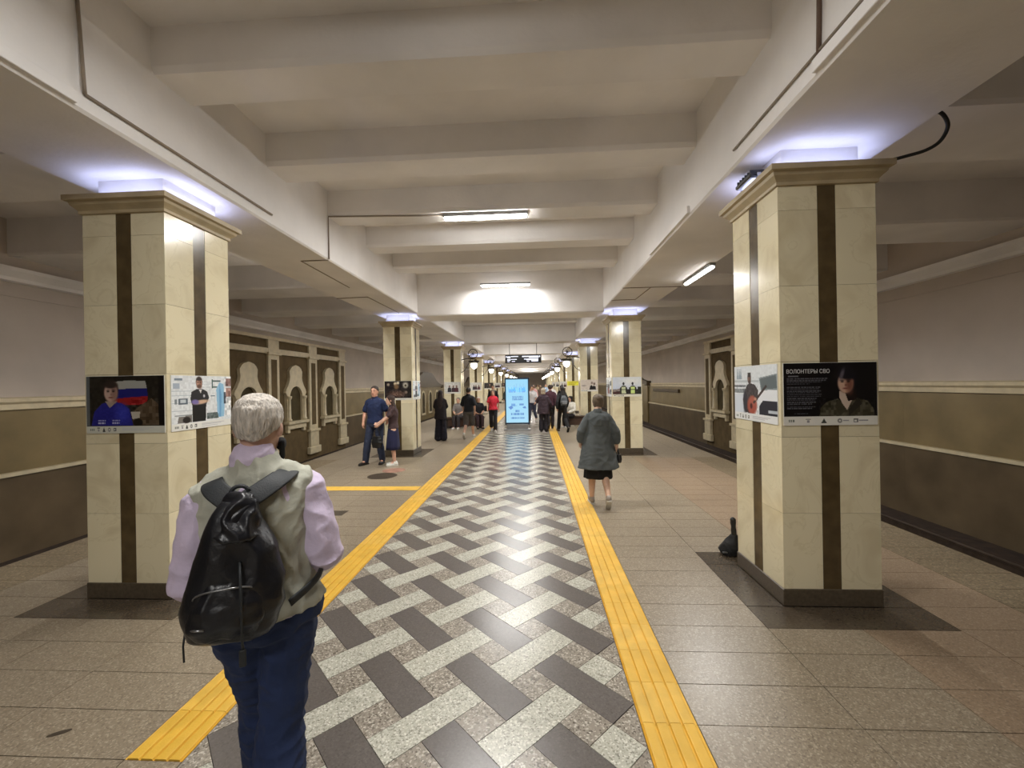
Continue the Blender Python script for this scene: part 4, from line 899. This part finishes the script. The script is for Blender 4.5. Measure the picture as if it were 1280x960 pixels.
        if st == 'bob': hb2.loft([(hc + R @ V((0, -.03, .03)), (.082, .08), (0, 0, -1)), (hc + R @ V((0, -.04, -.06)), (.092, .075), (0, 0, -1)), (hc + R @ V((0, -.045, -.12)), (.082, .062), (0, 0, -1))])
        kid(fuse(hb2, 'hair', min(vox, .008), 2, hair.get('wr', .012), 26, (1, 1, .5)), hm, 'hair')
    # clothes
    if bottom:
        c_ = cloth(bottom['col'], bottom.get('rough', .85)); kb = bottom['kind']
        if kb in ('trousers', 'shorts'):
            b = Body(); torso(b, .012, 0, .45)
            for n in 'RL': leg(b, n, .012 + (.012 if kb == 'shorts' else 0), 1.05 if kb == 'shorts' else 1.99, bottom.get('loose', .012))
            kid(fuse(b, kb, vox, 3, bottom.get('wr', .012), 11, (1, 1, 1.6), 3), c_, kb)
        else:
            hem = bottom['hem']; b = Body(); pel, wai = j['pelvis'], j['waist']; fl = bottom.get('flare', .24); R_ = []; N = 40
            hx = (j['kneeR'].x + j['kneeL'].x) / 2; hy = (j['kneeR'].y + j['kneeL'].y) / 2
            for i in range(9):
                t = i / 8; z = wai.z + .02 + (hem - wai.z - .02) * t; c = lerp(wai, (hx, hy, hem), t); c.z = z
                a = (.118 + (.185 - .118) * min(1, t * 2.6)) if t < .38 else .185 + (fl - .185) * (t - .38) / .62
                R_.append([(c.x + a * B_ * math.cos(q) * (1 + .05 * t * math.sin(7 * q)), c.y + a * .74 * B_ * math.sin(q) * (1 + .06 * t * math.sin(7 * q + 1)), z) for q in [2 * PI * k / N for k in range(N)]])
            b.rings(R_); kid(b.mesh('skirt', True), c_, 'skirt')
    if top:
        c_ = cloth(top['col'], top.get('rough', .85), top.get('bump', .25), top.get('bs', 70)); g = top.get('g', .016); sl = top.get('sleeve', .7); b = Body()
        if top.get('hem'):
            hem = top['hem']; fl = top.get('flare', .24); R_ = []; N = 44; nec, che, pel = j['neck'], j['chest'], j['pelvis']
            for i in range(12):
                t = i / 11; c = lerp(lerp(che, nec, .74), (pel.x, pel.y + top.get('sway', 0), hem), t); a = [.14, .172, .186, .186][min(3, i)] if i < 4 else .186 + (fl - .186) * (i - 3) / 8
                R_.append([(c.x + a * B_ * math.cos(q) * (1 + .045 * t * math.sin(6 * q + .5)), c.y + a * (.62 + .16 * t) * B_ * math.sin(q) * (1 + .05 * t * math.sin(6 * q + 1.4)), c.z) for q in [2 * PI * k / N for k in range(N)]])
            b.rings(R_); torso(b, g, .6, .92)
        else: torso(b, g, top.get('z0', .12), .92)
        for n in 'RL': trap(b, n, g * .8); arm(b, n, g * .8, sl, ag=top.get('ag', .004))
        if top.get('collar', True): b.limb([j['neck'] - up * .06, j['neck'] + up * top.get('ch', .012)], [.086, .076], 14)
        if top.get('hood'): b.ball(j['neck'] + V((0, -.06, -.02)), (.11, .06, .05))
        kid(fuse(b, top.get('name', 'shirt'), vox, 3, top.get('wr', .014), 10, (1, 1, 1.3), 7), c_, top.get('name', 'shirt'))
        if top.get('vest'):
            b = Body(); torso(b, g + .010, .12, .92)
            for n in 'RL': trap(b, n, g * .8 + .012, .90)
            b.limb([j['neck'] - up * .07, j['neck'] - up * .02, j['neck'] + up * .004], [.118, .106, .094], 14)
            kid(fuse(b, 'vest', vox, 3, .022, 13, (1.4, 1, .8), 9), cloth(top['vest']), 'vest')
    shm = mat('shoe_%d_%d_%d' % tuple(shoes), shoes, 0.5, 0.08, 20, world=False); som = mat('sole_pale' if sum(shoes) > 300 else 'sole_dark', (200, 196, 186) if sum(shoes) > 300 else (30, 28, 26), 0.7, world=False)
    for n in 'RL':
        an, to = j['ank' + n], j['toe' + n]; d = (to - an); dz = d.copy(); d.z = 0; d.normalize(); b = Body(); fl = (to - an).normalized()
        heel = an - d * .045 - V((0, 0, .035)) if an.z < .16 else an - fl * -.0 + V((0, 0, 0)) - d * .05
        b.limb([an + V((0, 0, .01)), an - V((0, 0, .03))], [.044, .046]); b.limb([heel, lerp(heel, to, .5), to], [.040, .042, .034])
        sh = kid(fuse(b, 'shoe', min(vox, .008), 2), shm, 'shoe')
        s_ = Body(); pr = d.cross(V((0, 0, 1))); dn = -(fl.cross(pr)).normalized(); dn = dn if dn.z < 0 else -dn
        Lq = [(heel - d * .03, .026), (heel, .038), (lerp(heel, to, .5), .040), (lerp(heel, to, .85), .044), (to + fl * .03, .026)]; top_ = [q + pr * w_ + dn * .030 for q, w_ in Lq] + [q - pr * w_ + dn * .030 for q, w_ in Lq[::-1]]
        if seated or an.z < .16:
            top_ = [V((q.x, q.y, max(.018, q.z) if an.z > .16 else .022)) for q in top_]
        m = len(top_); s_.add([tuple(q) for q in top_] + [tuple(q - V((0, 0, .02))) for q in top_], [tuple(range(m)), tuple(range(m, 2 * m))[::-1]] + [(i, (i + 1) % m, m + (i + 1) % m, m + i) for i in range(m)])
        so = kid(s_.mesh('sole'), som, 'sole'); so.parent = sh
    return root, j, ks
def walk(a=.22, b=.22, side='R', lift=True):
    o = 'L' if side == 'R' else 'R'; s = 1 if side == 'R' else -1
    return {'knee' + side: (s * .09, a * .75, .51), 'ank' + side: (s * .09, a * 1.25, .095), 'toe' + side: (s * .10, a * 1.25 + .17, .055),
            'knee' + o: (-s * .09, -b * .15, .50), 'ank' + o: (-s * .09, -b * 1.35, .20), 'toe' + o: (-s * .10, -b * 1.35 + .13, .04),
            'elb' + side: (s * .23, -.10, 1.16), 'wri' + side: (s * .24, -.10, .92), 'han' + side: (s * .235, -.09, .84), 'elb' + o: (-s * .23, .04, 1.15), 'wri' + o: (-s * .23, .18, .95), 'han' + o: (-s * .22, .24, .88)}
SIT = dict(pelvis=(0, 0, .50), waist=(0, .0, .66), chest=(0, .03, .86), neck=(0, .05, 1.05), head=(0, .09, 1.20), hipR=(.09, 0, .49), hipL=(-.09, 0, .49), kneeR=(.10, .42, .50), kneeL=(-.10, .42, .50), ankR=(.10, .40, .085), ankL=(-.10, .40, .085), toeR=(.12, .58, .03), toeL=(-.12, .58, .03),
           shoR=(.17, .03, 1.0), shoL=(-.17, .03, 1.0), elbR=(.22, .08, .74), elbL=(-.22, .08, .74), wriR=(.10, .30, .64), wriL=(-.10, .30, .64), hanR=(.05, .38, .62), hanL=(-.05, .38, .62))
BACK, FRONT = 0.0, PI
# --- foreground man with the backpack
MAN_RZ = 0.46
JM = dict(pelvis=(0.03, 0, .95), waist=(.01, 0, 1.08), chest=(-.01, .0, 1.27), neck=(-.012, -.005, 1.49), head=(.0, .02, 1.635),
          shoR=(.165, -.005, 1.40), shoL=(-.178, -.005, 1.385), elbR=(.228, -.04, 1.125), wriR=(.20, .17, 1.06), hanR=(.15, .24, 1.06), elbL=(-.212, -.03, 1.095), wriL=(-.19, .16, 1.0), hanL=(-.14, .23, 1.0),
          hipR=(.095, 0, .90), hipL=(-.065, 0, .90), kneeR=(.06, .0, .50), ankR=(.05, -.16, .13), toeR=(.06, -.01, .035), kneeL=(-.03, .18, .51), ankL=(-.035, .30, .09), toeL=(-.045, .46, .045))
man, jm, km = person('white-haired person walking away in lilac shirt, grey vest and jeans', (-.461, 1.546, 0), MAN_RZ, 1.765, JM, build=1.05, vox=.0065,
    skin=(188, 150, 132), top=dict(col=(206, 192, 216), sleeve=1.93, g=.013, ag=.015, name='shirt', vest=(176, 176, 162), ch=.05, wr=.018), bottom=dict(kind='trousers', col=(30, 46, 84), loose=.022, wr=.02), shoes=(44, 40, 38),
    hair=dict(style='short', col=(196, 188, 178), wr=.012), hyaw=-.18, hpitch=-.05, curl=.8)
mk = Body(); hc = jm['head']; RM = rotm(-.18, -.05); mk.ball(hc + RM @ V((.056, .072, -.072)), (.020, .040, .028)); mk.limb([hc + RM @ V((.072, .03, -.06)), hc + RM @ V((.066, .05, -.12)), hc + RM @ V((.05, .06, -.16))], [.010, .012, .010])
me = fuse(mk, 'black_mask', .006, 2); me.materials.append(mat('mask_black', (16, 15, 16), 0.9, world=False)); inst('black_mask', me, man)

# --- backpack
m_leather = mat('black_leather', (20, 21, 26), 0.32, 0.12, 9, 0.5, 22, world=False); m_strap = mat('strap_black', (34, 37, 40), 0.6, 0.06, 30, 0.2, 200, world=False); m_zip = mat('zip_metal', (150, 150, 152), 0.3, metal=0.9, world=False)
bpk = empty('backpack', (-.461, 1.546, .93), MAN_RZ)
def bp(pts): return pts
prof = [(.045, .09, .04), (.07, .125, .062), (.13, .142, .074), (.22, .142, .074), (.32, .122, .066), (.40, .092, .056), (.46, .066, .046), (.50, .045, .03)]
b = Body(); N = 36; R_ = []
for z, a, d in prof:
    q = []
    for k in range(N):
        t = 2 * PI * k / N; c, s_ = math.cos(t), math.sin(t); e = .75
        q.append((-.045 + a * math.copysign(abs(c) ** e, c) + .02 * (z - .25), -.205 + d * math.copysign(abs(s_) ** e, s_) + .05 * (z - .2), z))
    R_.append(q)
b.rings(R_); me = fuse(b, 'bag_body', .006, 4, .035, 9, (1, 1, .7), 4); me.materials.append(m_leather); inst('bag_body', me, bpk)
b = Body(); b.loft([((-.06, -.262, .075), (.085, .022), (0, 0, 1)), ((-.06, -.272, .12), (.105, .034), (0, 0, 1)), ((-.057, -.272, .18), (.104, .034), (0, 0, 1)), ((-.053, -.258, .245), (.085, .024), (0, 0, 1)), ((-.05, -.248, .265), (.07, .013), (0, 0, 1))]); me = fuse(b, 'front_pocket', .006, 3, .02, 12, (1, 1, 1), 2); me.materials.append(m_leather); pk = inst('front_pocket', me, bpk)
MB().tube([(-.06 - .085 * math.cos(t), -.302 + .028 * math.cos(t) ** 2, .212 + .03 * math.sin(t)) for t in [PI * k / 14 for k in range(15)]], .0028, 8).build('zipper', m_zip, pk, True)
MB().tube([(-.162, -.275, .128), (-.135, -.300, .13), (-.11, -.306, .129)], .004, 8).build('zipper', m_zip, pk, True)
b = Body(); b.loft([((-.035, -.215, .375), (.075, .062), (0, 0, 1)), ((-.035, -.208, .43), (.07, .056), (0, 0, 1)), ((-.035, -.198, .485), (.054, .044), (0, 0, 1)), ((-.035, -.188, .515), (.028, .022), (0, 0, 1))]); me = fuse(b, 'top_flap', .006, 3, .03, 16, (1, 1, 1), 5); me.materials.append(m_leather); inst('top_flap', me, bpk)
MB().tube([(-.035 + .026 * math.cos(t), -.165, .512 + .022 * math.sin(t)) for t in [PI * k / 8 for k in range(9)]], .007, 8).build('carry_loop', m_strap, bpk, True)
MB().tube([(-.02, -.272, .31), (-.015, -.296, .27), (-.012, -.310, .22), (-.01, -.312, .14), (-.012, -.300, .07), (-.012, -.285, .03)], .004, 8).build('draw_cord', m_strap, bpk, True)
MB().box(-.023, -.003, -.294, -.284, -.02, .035).build('cord_tassel', m_strap, bpk, bevel=.003)
MB().tube([(-.178, -.215, .12), (-.186, -.22, .05), (-.184, -.22, .0)], .003, 8).build('side_cord', m_strap, bpk, True)
for q, P_ in ((1, [(-.01, -.165, .485), (.03, -.146, .508), (.07, -.118, .532), (.098, -.072, .548), (.11, -.01, .552), (.114, .06, .52), (.116, .118, .44), (.14, .135, .32), (.205, .05, .21), (.205, -.06, .14), (.11, -.15, .09)]), (-1, [(-.06, -.165, .48), (-.09, -.146, .502), (-.118, -.118, .522), (-.135, -.072, .534), (-.14, -.01, .536), (-.14, .06, .51), (-.142, .118, .43), (-.16, .135, .32), (-.215, .05, .21), (-.205, -.06, .14), (-.13, -.15, .09)])):
    P_ = [V(p) for p in P_]; vs = []
    # resample smoothly
    pts = []
    for i in range(len(P_) - 1):
        p0, p1, p2, p3 = P_[max(0, i - 1)], P_[i], P_[i + 1], P_[min(len(P_) - 1, i + 2)]
        for k in range(6):
            t = k / 6; pts.append(.5 * ((2 * p1) + (p2 - p0) * t + (2 * p0 - 5 * p1 + 4 * p2 - p3) * t * t + (3 * p1 - p0 - 3 * p2 + p3) * t ** 3))
    pts.append(P_[-1]); R_ = []
    for i, p in enumerate(pts):
        d = (pts[min(i + 1, len(pts) - 1)] - pts[max(i - 1, 0)]).normalized(); ctr = V((p.x * .55, .0, min(p.z, .40))); out = p - ctr; out = (out - d * d.dot(out)).normalized(); sd = d.cross(out)
        wd, th = (.036 if i < len(pts) * .62 else .014), .005; R_.append([tuple(p + sd * wd * a + out * th * c) for a, c in ((-1, -.4), (-1, .6), (-.85, 1), (.85, 1), (1, .6), (1, -.4))])
    MB().rings(R_).build('shoulder_strap', m_strap, bpk, True)
tag(bpk, 'black leather backpack with two wide straps on the white-haired walker', 'backpack')

# --- woman in the grey coat
JW = walk(.10, .22, 'L'); JW.update(dict(elbR=(.27, -.03, 1.16), wriR=(.30, .03, .96), hanR=(.30, .06, .88), elbL=(-.26, -.02, 1.18), wriL=(-.27, .06, .99), hanL=(-.26, .10, .92), head=(.01, .02, 1.63)))
wo, jw, kw = person('grey-haired person walking away in loose dark grey checked coat and black skirt', (1.52, 6.15, 0), 0.04, 1.62, JW, fem=True, build=1.08, vox=.0085, skin=(214, 176, 152),
    top=dict(col=(84, 89, 90), sleeve=1.75, hem=.60, flare=.30, g=.02, ag=.022, name='coat', wr=.012, bump=.5, bs=120), bottom=dict(kind='skirt', col=(20, 18, 20), hem=.44, flare=.21), shoes=(150, 140, 128), hair=dict(style='bun', col=(104, 90, 74), wr=.02))
hb = empty('handbag', (1.52 + .305, 6.15 + .04, .62)); b = Body(); b.loft([((0, 0, 0), (.035, .05), (0, 0, 1)), ((0, 0, .05), (.045, .065), (0, 0, 1)), ((0, 0, .12), (.035, .05), (0, 0, 1))]); me = fuse(b, 'pouch', .006, 2); me.materials.append(m_black); inst('pouch', me, hb)
MB().tube([(0, -.04, .11), (-.01, -.03, .17), (-.015, 0, .20), (-.01, .03, .17), (0, .04, .11)], .006, 8).build('handle', m_black, hb, True); tag(hb, 'small black bag in the hand of the grey coat walker', 'bag')
# --- the couple
JC = dict(hipR=(.10, 0, .90), kneeR=(.16, .06, .50), ankR=(.215, .06, .085), toeR=(.27, .23, .03), kneeL=(-.10, .02, .5), ankL=(-.11, -.10, .085), toeL=(-.13, .08, .03), elbR=(.25, -.02, 1.16), wriR=(.245, .08, .94), hanR=(.23, .12, .85), elbL=(-.24, -.08, 1.18), wriL=(-.21, -.17, .98), hanL=(-.19, -.2, .90))
person('smiling person in navy polo shirt and jeans facing the camera', (-3.08, 9.42, 0), PI - .08, 1.80, JC, build=1.1, skin=(208, 156, 130), top=dict(col=(24, 38, 74), sleeve=.78, g=.018, ag=.018, wr=.014), bottom=dict(kind='trousers', col=(44, 52, 74), loose=.012), shoes=(38, 30, 26), hair=dict(style='short', col=(48, 38, 32)), group='couple posing by a pillar')
JG = dict(neck=(0, .02, 1.47), head=(0, .06, 1.615), elbR=(.19, .13, 1.20), wriR=(.10, .34, 1.06), hanR=(.05, .41, 1.02), elbL=(-.19, .13, 1.20), wriL=(-.06, .33, 1.02), hanL=(-.02, .40, .97))
person('long-haired person in patterned blouse, navy skirt and white sneakers leaning on the polo shirt wearer', (-2.62, 9.30, 0), PI / 2 + .35, 1.60, JG, fem=True, top=dict(col=(66, 48, 50), sleeve=.8, g=.014, ag=.02, bump=.6), bottom=dict(kind='skirt', col=(26, 28, 62), hem=.40, flare=.23), shoes=(226, 226, 218), hair=dict(style='long', col=(60, 42, 34), len=.28), group='couple posing by a pillar', skin=(216, 172, 148))
hb = empty('shoulder_bag', (-2.93, 9.12, .42)); b = Body(); b.loft([((0, 0, 0), (.10, .045), (0, 0, 1)), ((0, 0, .12), (.13, .06), (0, 0, 1)), ((0, 0, .26), (.10, .035), (0, 0, 1))]); me = fuse(b, 'pouch', .008, 2, .02); me.materials.append(m_black); inst('pouch', me, hb)
MB().tube([(-.08, 0, .24), (-.05, 0, .38), (.02, 0, .44), (.06, 0, .36), (.08, 0, .24)], .008, 8).build('handle', m_black, hb, True); tag(hb, 'soft black bag hanging from the hands of the navy skirt wearer', 'bag')
# --- people further down
person('person with long dark hair in a long black robe seen from behind', (-2.45, 13.35, 0), .1, 1.63, dict(elbR=(.2, .06, 1.18), wriR=(.08, .2, 1.1), hanR=(.02, .24, 1.1), elbL=(-.2, .06, 1.18), wriL=(-.08, .2, 1.08), hanL=(-.02, .24, 1.08)), fem=True, vox=.011, top=dict(col=(30, 24, 30), sleeve=1.95, hem=.75, flare=.21, g=.018, ag=.02, name='coat'), bottom=dict(kind='trousers', col=(24, 22, 36), loose=.05), hair=dict(style='long', col=(38, 24, 26), len=.42))
person('person in black shirt and checked shorts striding away', (-1.62, 13.9, 0), -.08, 1.70, walk(.2, .28, 'R'), vox=.011, top=dict(col=(22, 24, 32), sleeve=.95, g=.022, ag=.022), bottom=dict(kind='shorts', col=(78, 74, 72), loose=.02), shoes=(196, 192, 186), hair=dict(style='short', col=(44, 36, 32)), skin=(196, 156, 134))
rd, jr, kr = person('person in bright red jacket and black trousers walking toward the camera', (-.98, 15.75, 0), PI + .05, 1.58, walk(.12, .16, 'L'), fem=True, build=1.05, vox=.011, top=dict(col=(196, 40, 58), sleeve=.55, g=.022, ag=.02, name='jacket', vest=(200, 42, 60)), bottom=dict(kind='trousers', col=(26, 24, 28), loose=.02), shoes=(210, 208, 204), hair=dict(style='bob', col=(120, 100, 84)))
hb = empty('shoulder_bag', (-.98 - .24, 15.72, .78)); b = Body(); b.loft([((0, 0, 0), (.09, .05), (0, 0, 1)), ((0, 0, .14), (.10, .055), (0, 0, 1)), ((0, 0, .20), (.07, .03), (0, 0, 1))]); me = fuse(b, 'pouch', .01, 2); me.materials.append(m_black); inst('pouch', me, hb); MB().tube([(-.05, 0, .19), (0, .02, .45), (.06, .02, .52)], .007, 8).build('strap', m_black, hb, True); tag(hb, 'black bag at the hip of the red jacket wearer', 'bag')
person('person in white shirt beside the advertising screen', (.50, 19.6, 0), PI - .4, 1.70, walk(.16, .18, 'R'), vox=.012, top=dict(col=(216, 214, 218), sleeve=.8, g=.02, ag=.016), bottom=dict(kind='trousers', col=(58, 62, 84)), shoes=(200, 196, 190), hair=dict(style='short', col=(40, 34, 30)))
dk, _, _ = person('fair-haired person in long plum coat standing with the back turned', (.93, 15.6, 0), -.1, 1.62, dict(elbL=(-.27, .02, 1.22), wriL=(-.22, .2, 1.2), hanL=(-.16, .26, 1.22), elbR=(.26, 0, 1.16), wriR=(.30, .1, .96), hanR=(.3, .13, .88)), fem=True, build=1.08, vox=.011, top=dict(col=(58, 44, 52), sleeve=1.95, hem=.72, flare=.24, g=.02, ag=.02, name='coat'), bottom=dict(kind='trousers', col=(36, 32, 40), loose=.03), shoes=(60, 54, 52), hair=dict(style='bob', col=(186, 170, 148)))
hb = empty('handbag', (1.24, 15.68, .70)); b = Body(); b.loft([((0, 0, 0), (.10, .05), (0, 0, 1)), ((0, 0, .12), (.10, .05), (0, 0, 1)), ((0, 0, .17), (.08, .03), (0, 0, 1))]); me = fuse(b, 'pouch', .01, 2); me.materials.append(m_black); inst('pouch', me, hb); MB().tube([(-.05, 0, .16), (0, 0, .26), (.05, 0, .16)], .007, 8).build('handle', m_black, hb, True); tag(hb, 'boxy black handbag beside the plum coat wearer', 'bag')
person('person in maroon jacket and dark trousers next to the plum coat wearer', (1.22, 16.5, 0), .1, 1.74, walk(.1, .12, 'R'), vox=.012, top=dict(col=(72, 40, 50), sleeve=1.95, g=.022, ag=.02, name='jacket'), bottom=dict(kind='trousers', col=(40, 34, 40)), hair=dict(style='short', col=(60, 48, 42)))
bw, jb, kb_ = person('dark-clothed person with a grey rucksack leaning into a stride', (1.63, 15.55, 0), .25, 1.66, walk(.2, .3, 'L'), fem=True, vox=.011, top=dict(col=(30, 30, 32), sleeve=1.95, g=.02, ag=.016, name='jacket'), bottom=dict(kind='trousers', col=(26, 24, 26)), shoes=(90, 84, 78), hair=dict(style='long', col=(30, 24, 22), len=.3))
rk = empty('rucksack', (1.63, 15.55, .98), .25); b = Body(); b.loft([((0, -.19, 0), (.12, .06), (0, 0, 1)), ((0, -.20, .12), (.14, .08), (0, 0, 1)), ((0, -.19, .28), (.12, .07), (0, 0, 1)), ((0, -.17, .36), (.07, .04), (0, 0, 1))]); me = fuse(b, 'bag_body', .01, 3, .02); me.materials.append(cloth((92, 96, 100))); inst('bag_body', me, rk)
for q in (-1, 1): MB().tube([(q * .07, -.15, .33), (q * .09, -.08, .42), (q * .09, .03, .42), (q * .10, .11, .30), (q * .11, .06, .12)], .014, 8).build('shoulder_strap', m_black, rk, True)
MB().box(-.09, .09, -.29, -.265, .05, .17).build('front_pocket', cloth((130, 134, 140)), rk, bevel=.01); tag(rk, 'grey rucksack on the back of the striding dark-clothed person', 'backpack')
person('seated person in white jacket and dark trousers on the bench by the pillar', (2.12, 17.2, 0), PI * .75, 1.66, SIT, fem=True, vox=.011, seated=True, top=dict(col=(222, 218, 206), sleeve=1.95, g=.024, ag=.02, name='jacket'), bottom=dict(kind='trousers', col=(34, 30, 32)), shoes=(210, 206, 200), hair=dict(style='bob', col=(34, 28, 26)))
person('seated person in grey patterned top on the bench behind the man in shorts', (-2.55, 17.2, 0), PI * .95, 1.68, SIT, vox=.011, seated=True, top=dict(col=(130, 124, 120), sleeve=.9, g=.02, ag=.016, bump=.6), bottom=dict(kind='trousers', col=(48, 42, 44)), shoes=(216, 214, 210), hair=dict(style='short', col=(120, 110, 100)))
person('seated person in black top and maroon trousers on the bench behind the man in shorts', (-1.75, 17.2, 0), PI * 1.1, 1.70, SIT, vox=.011, seated=True, top=dict(col=(36, 36, 42), sleeve=.9, g=.02, ag=.016), bottom=dict(kind='trousers', col=(60, 42, 48)), shoes=(40, 36, 36), hair=dict(style='short', col=(214, 208, 200)))
far = [((-1.55, 21.5), PI, 1.76, 'black jacket', (28, 26, 28), (30, 28, 32), 'short', (40, 34, 30)), ((-.95, 24.0), PI, 1.68, 'dark green coat', (44, 54, 48), (30, 28, 32), 'bob', (90, 70, 54)), ((1.55, 23.0), 0, 1.72, 'white shirt', (216, 212, 210), (70, 66, 72), 'short', (60, 50, 44)), ((1.95, 20.8), .2, 1.70, 'black coat', (24, 22, 22), (24, 22, 22), 'long', (30, 24, 22)), ((.55, 27.0), PI, 1.72, 'pink shirt', (206, 160, 160), (60, 56, 66), 'short', (70, 56, 48)), ((1.0, 29.0), 0, 1.66, 'brown jacket', (92, 72, 60), (44, 40, 44), 'bob', (120, 96, 74)), ((1.5, 33.0), PI, 1.74, 'pale blue shirt', (150, 170, 196), (50, 50, 60), 'short', (50, 42, 38)), ((-1.3, 31.0), 0, 1.70, 'grey jacket', (110, 106, 106), (40, 38, 44), 'short', (80, 70, 60)), ((-1.8, 38.0), PI, 1.72, 'olive jacket', (92, 90, 66), (48, 44, 40), 'short', (54, 44, 38)), ((.9, 40.0), PI, 1.7, 'beige coat', (186, 168, 140), (50, 46, 48), 'bob', (96, 76, 58))]
for i, ((x, y), rz, H, nm, c1, c2, hs, hcl) in enumerate(far):
    person('distant walker in %s far down the hall' % nm, (x, y, 0), rz, H, walk(.14, .18, 'RL'[i % 2]), vox=.016, fem=hs != 'short', top=dict(col=c1, sleeve=1.9, g=.022, ag=.018, name='jacket'), bottom=dict(kind='trousers', col=c2), hair=dict(style=hs, col=hcl), group='walkers far down the hall')
# --- black bag standing behind the right pillar
bb = empty('black_bag', (2.60, 4.42, 0)); b = Body(); b.loft([((0, 0, .012), (.10, .085), (0, 0, 1)), ((0, 0, .05), (.115, .10), (0, 0, 1)), ((.01, 0, .12), (.085, .08), (0, 0, 1)), ((.03, 0, .17), (.05, .05), (0, 0, 1)), ((.04, 0, .20), (.03, .03), (0, 0, 1))]); me = fuse(b, 'bag_body', .006, 3, .02, 12); me.materials.append(cloth((20, 20, 20))); inst('bag_body', me, bb)
b = Body(); b.limb([(.04, 0, .19), (.035, 0, .27), (.03, 0, .36)], [.026, .024, .028]); me = fuse(b, 'bag_neck', .006, 2, .01, 16); me.materials.append(m_black); inst('bag_neck', me, bb)
MB().box(-.105, -.06, -.075, -.055, .036, .05).build('highlight_bar', m_zip, bb, bevel=.002)  # pale metal bar put in for the highlight low on the bag
tag(bb, 'black leather bag left on the floor behind the black poster pillar', 'bag')
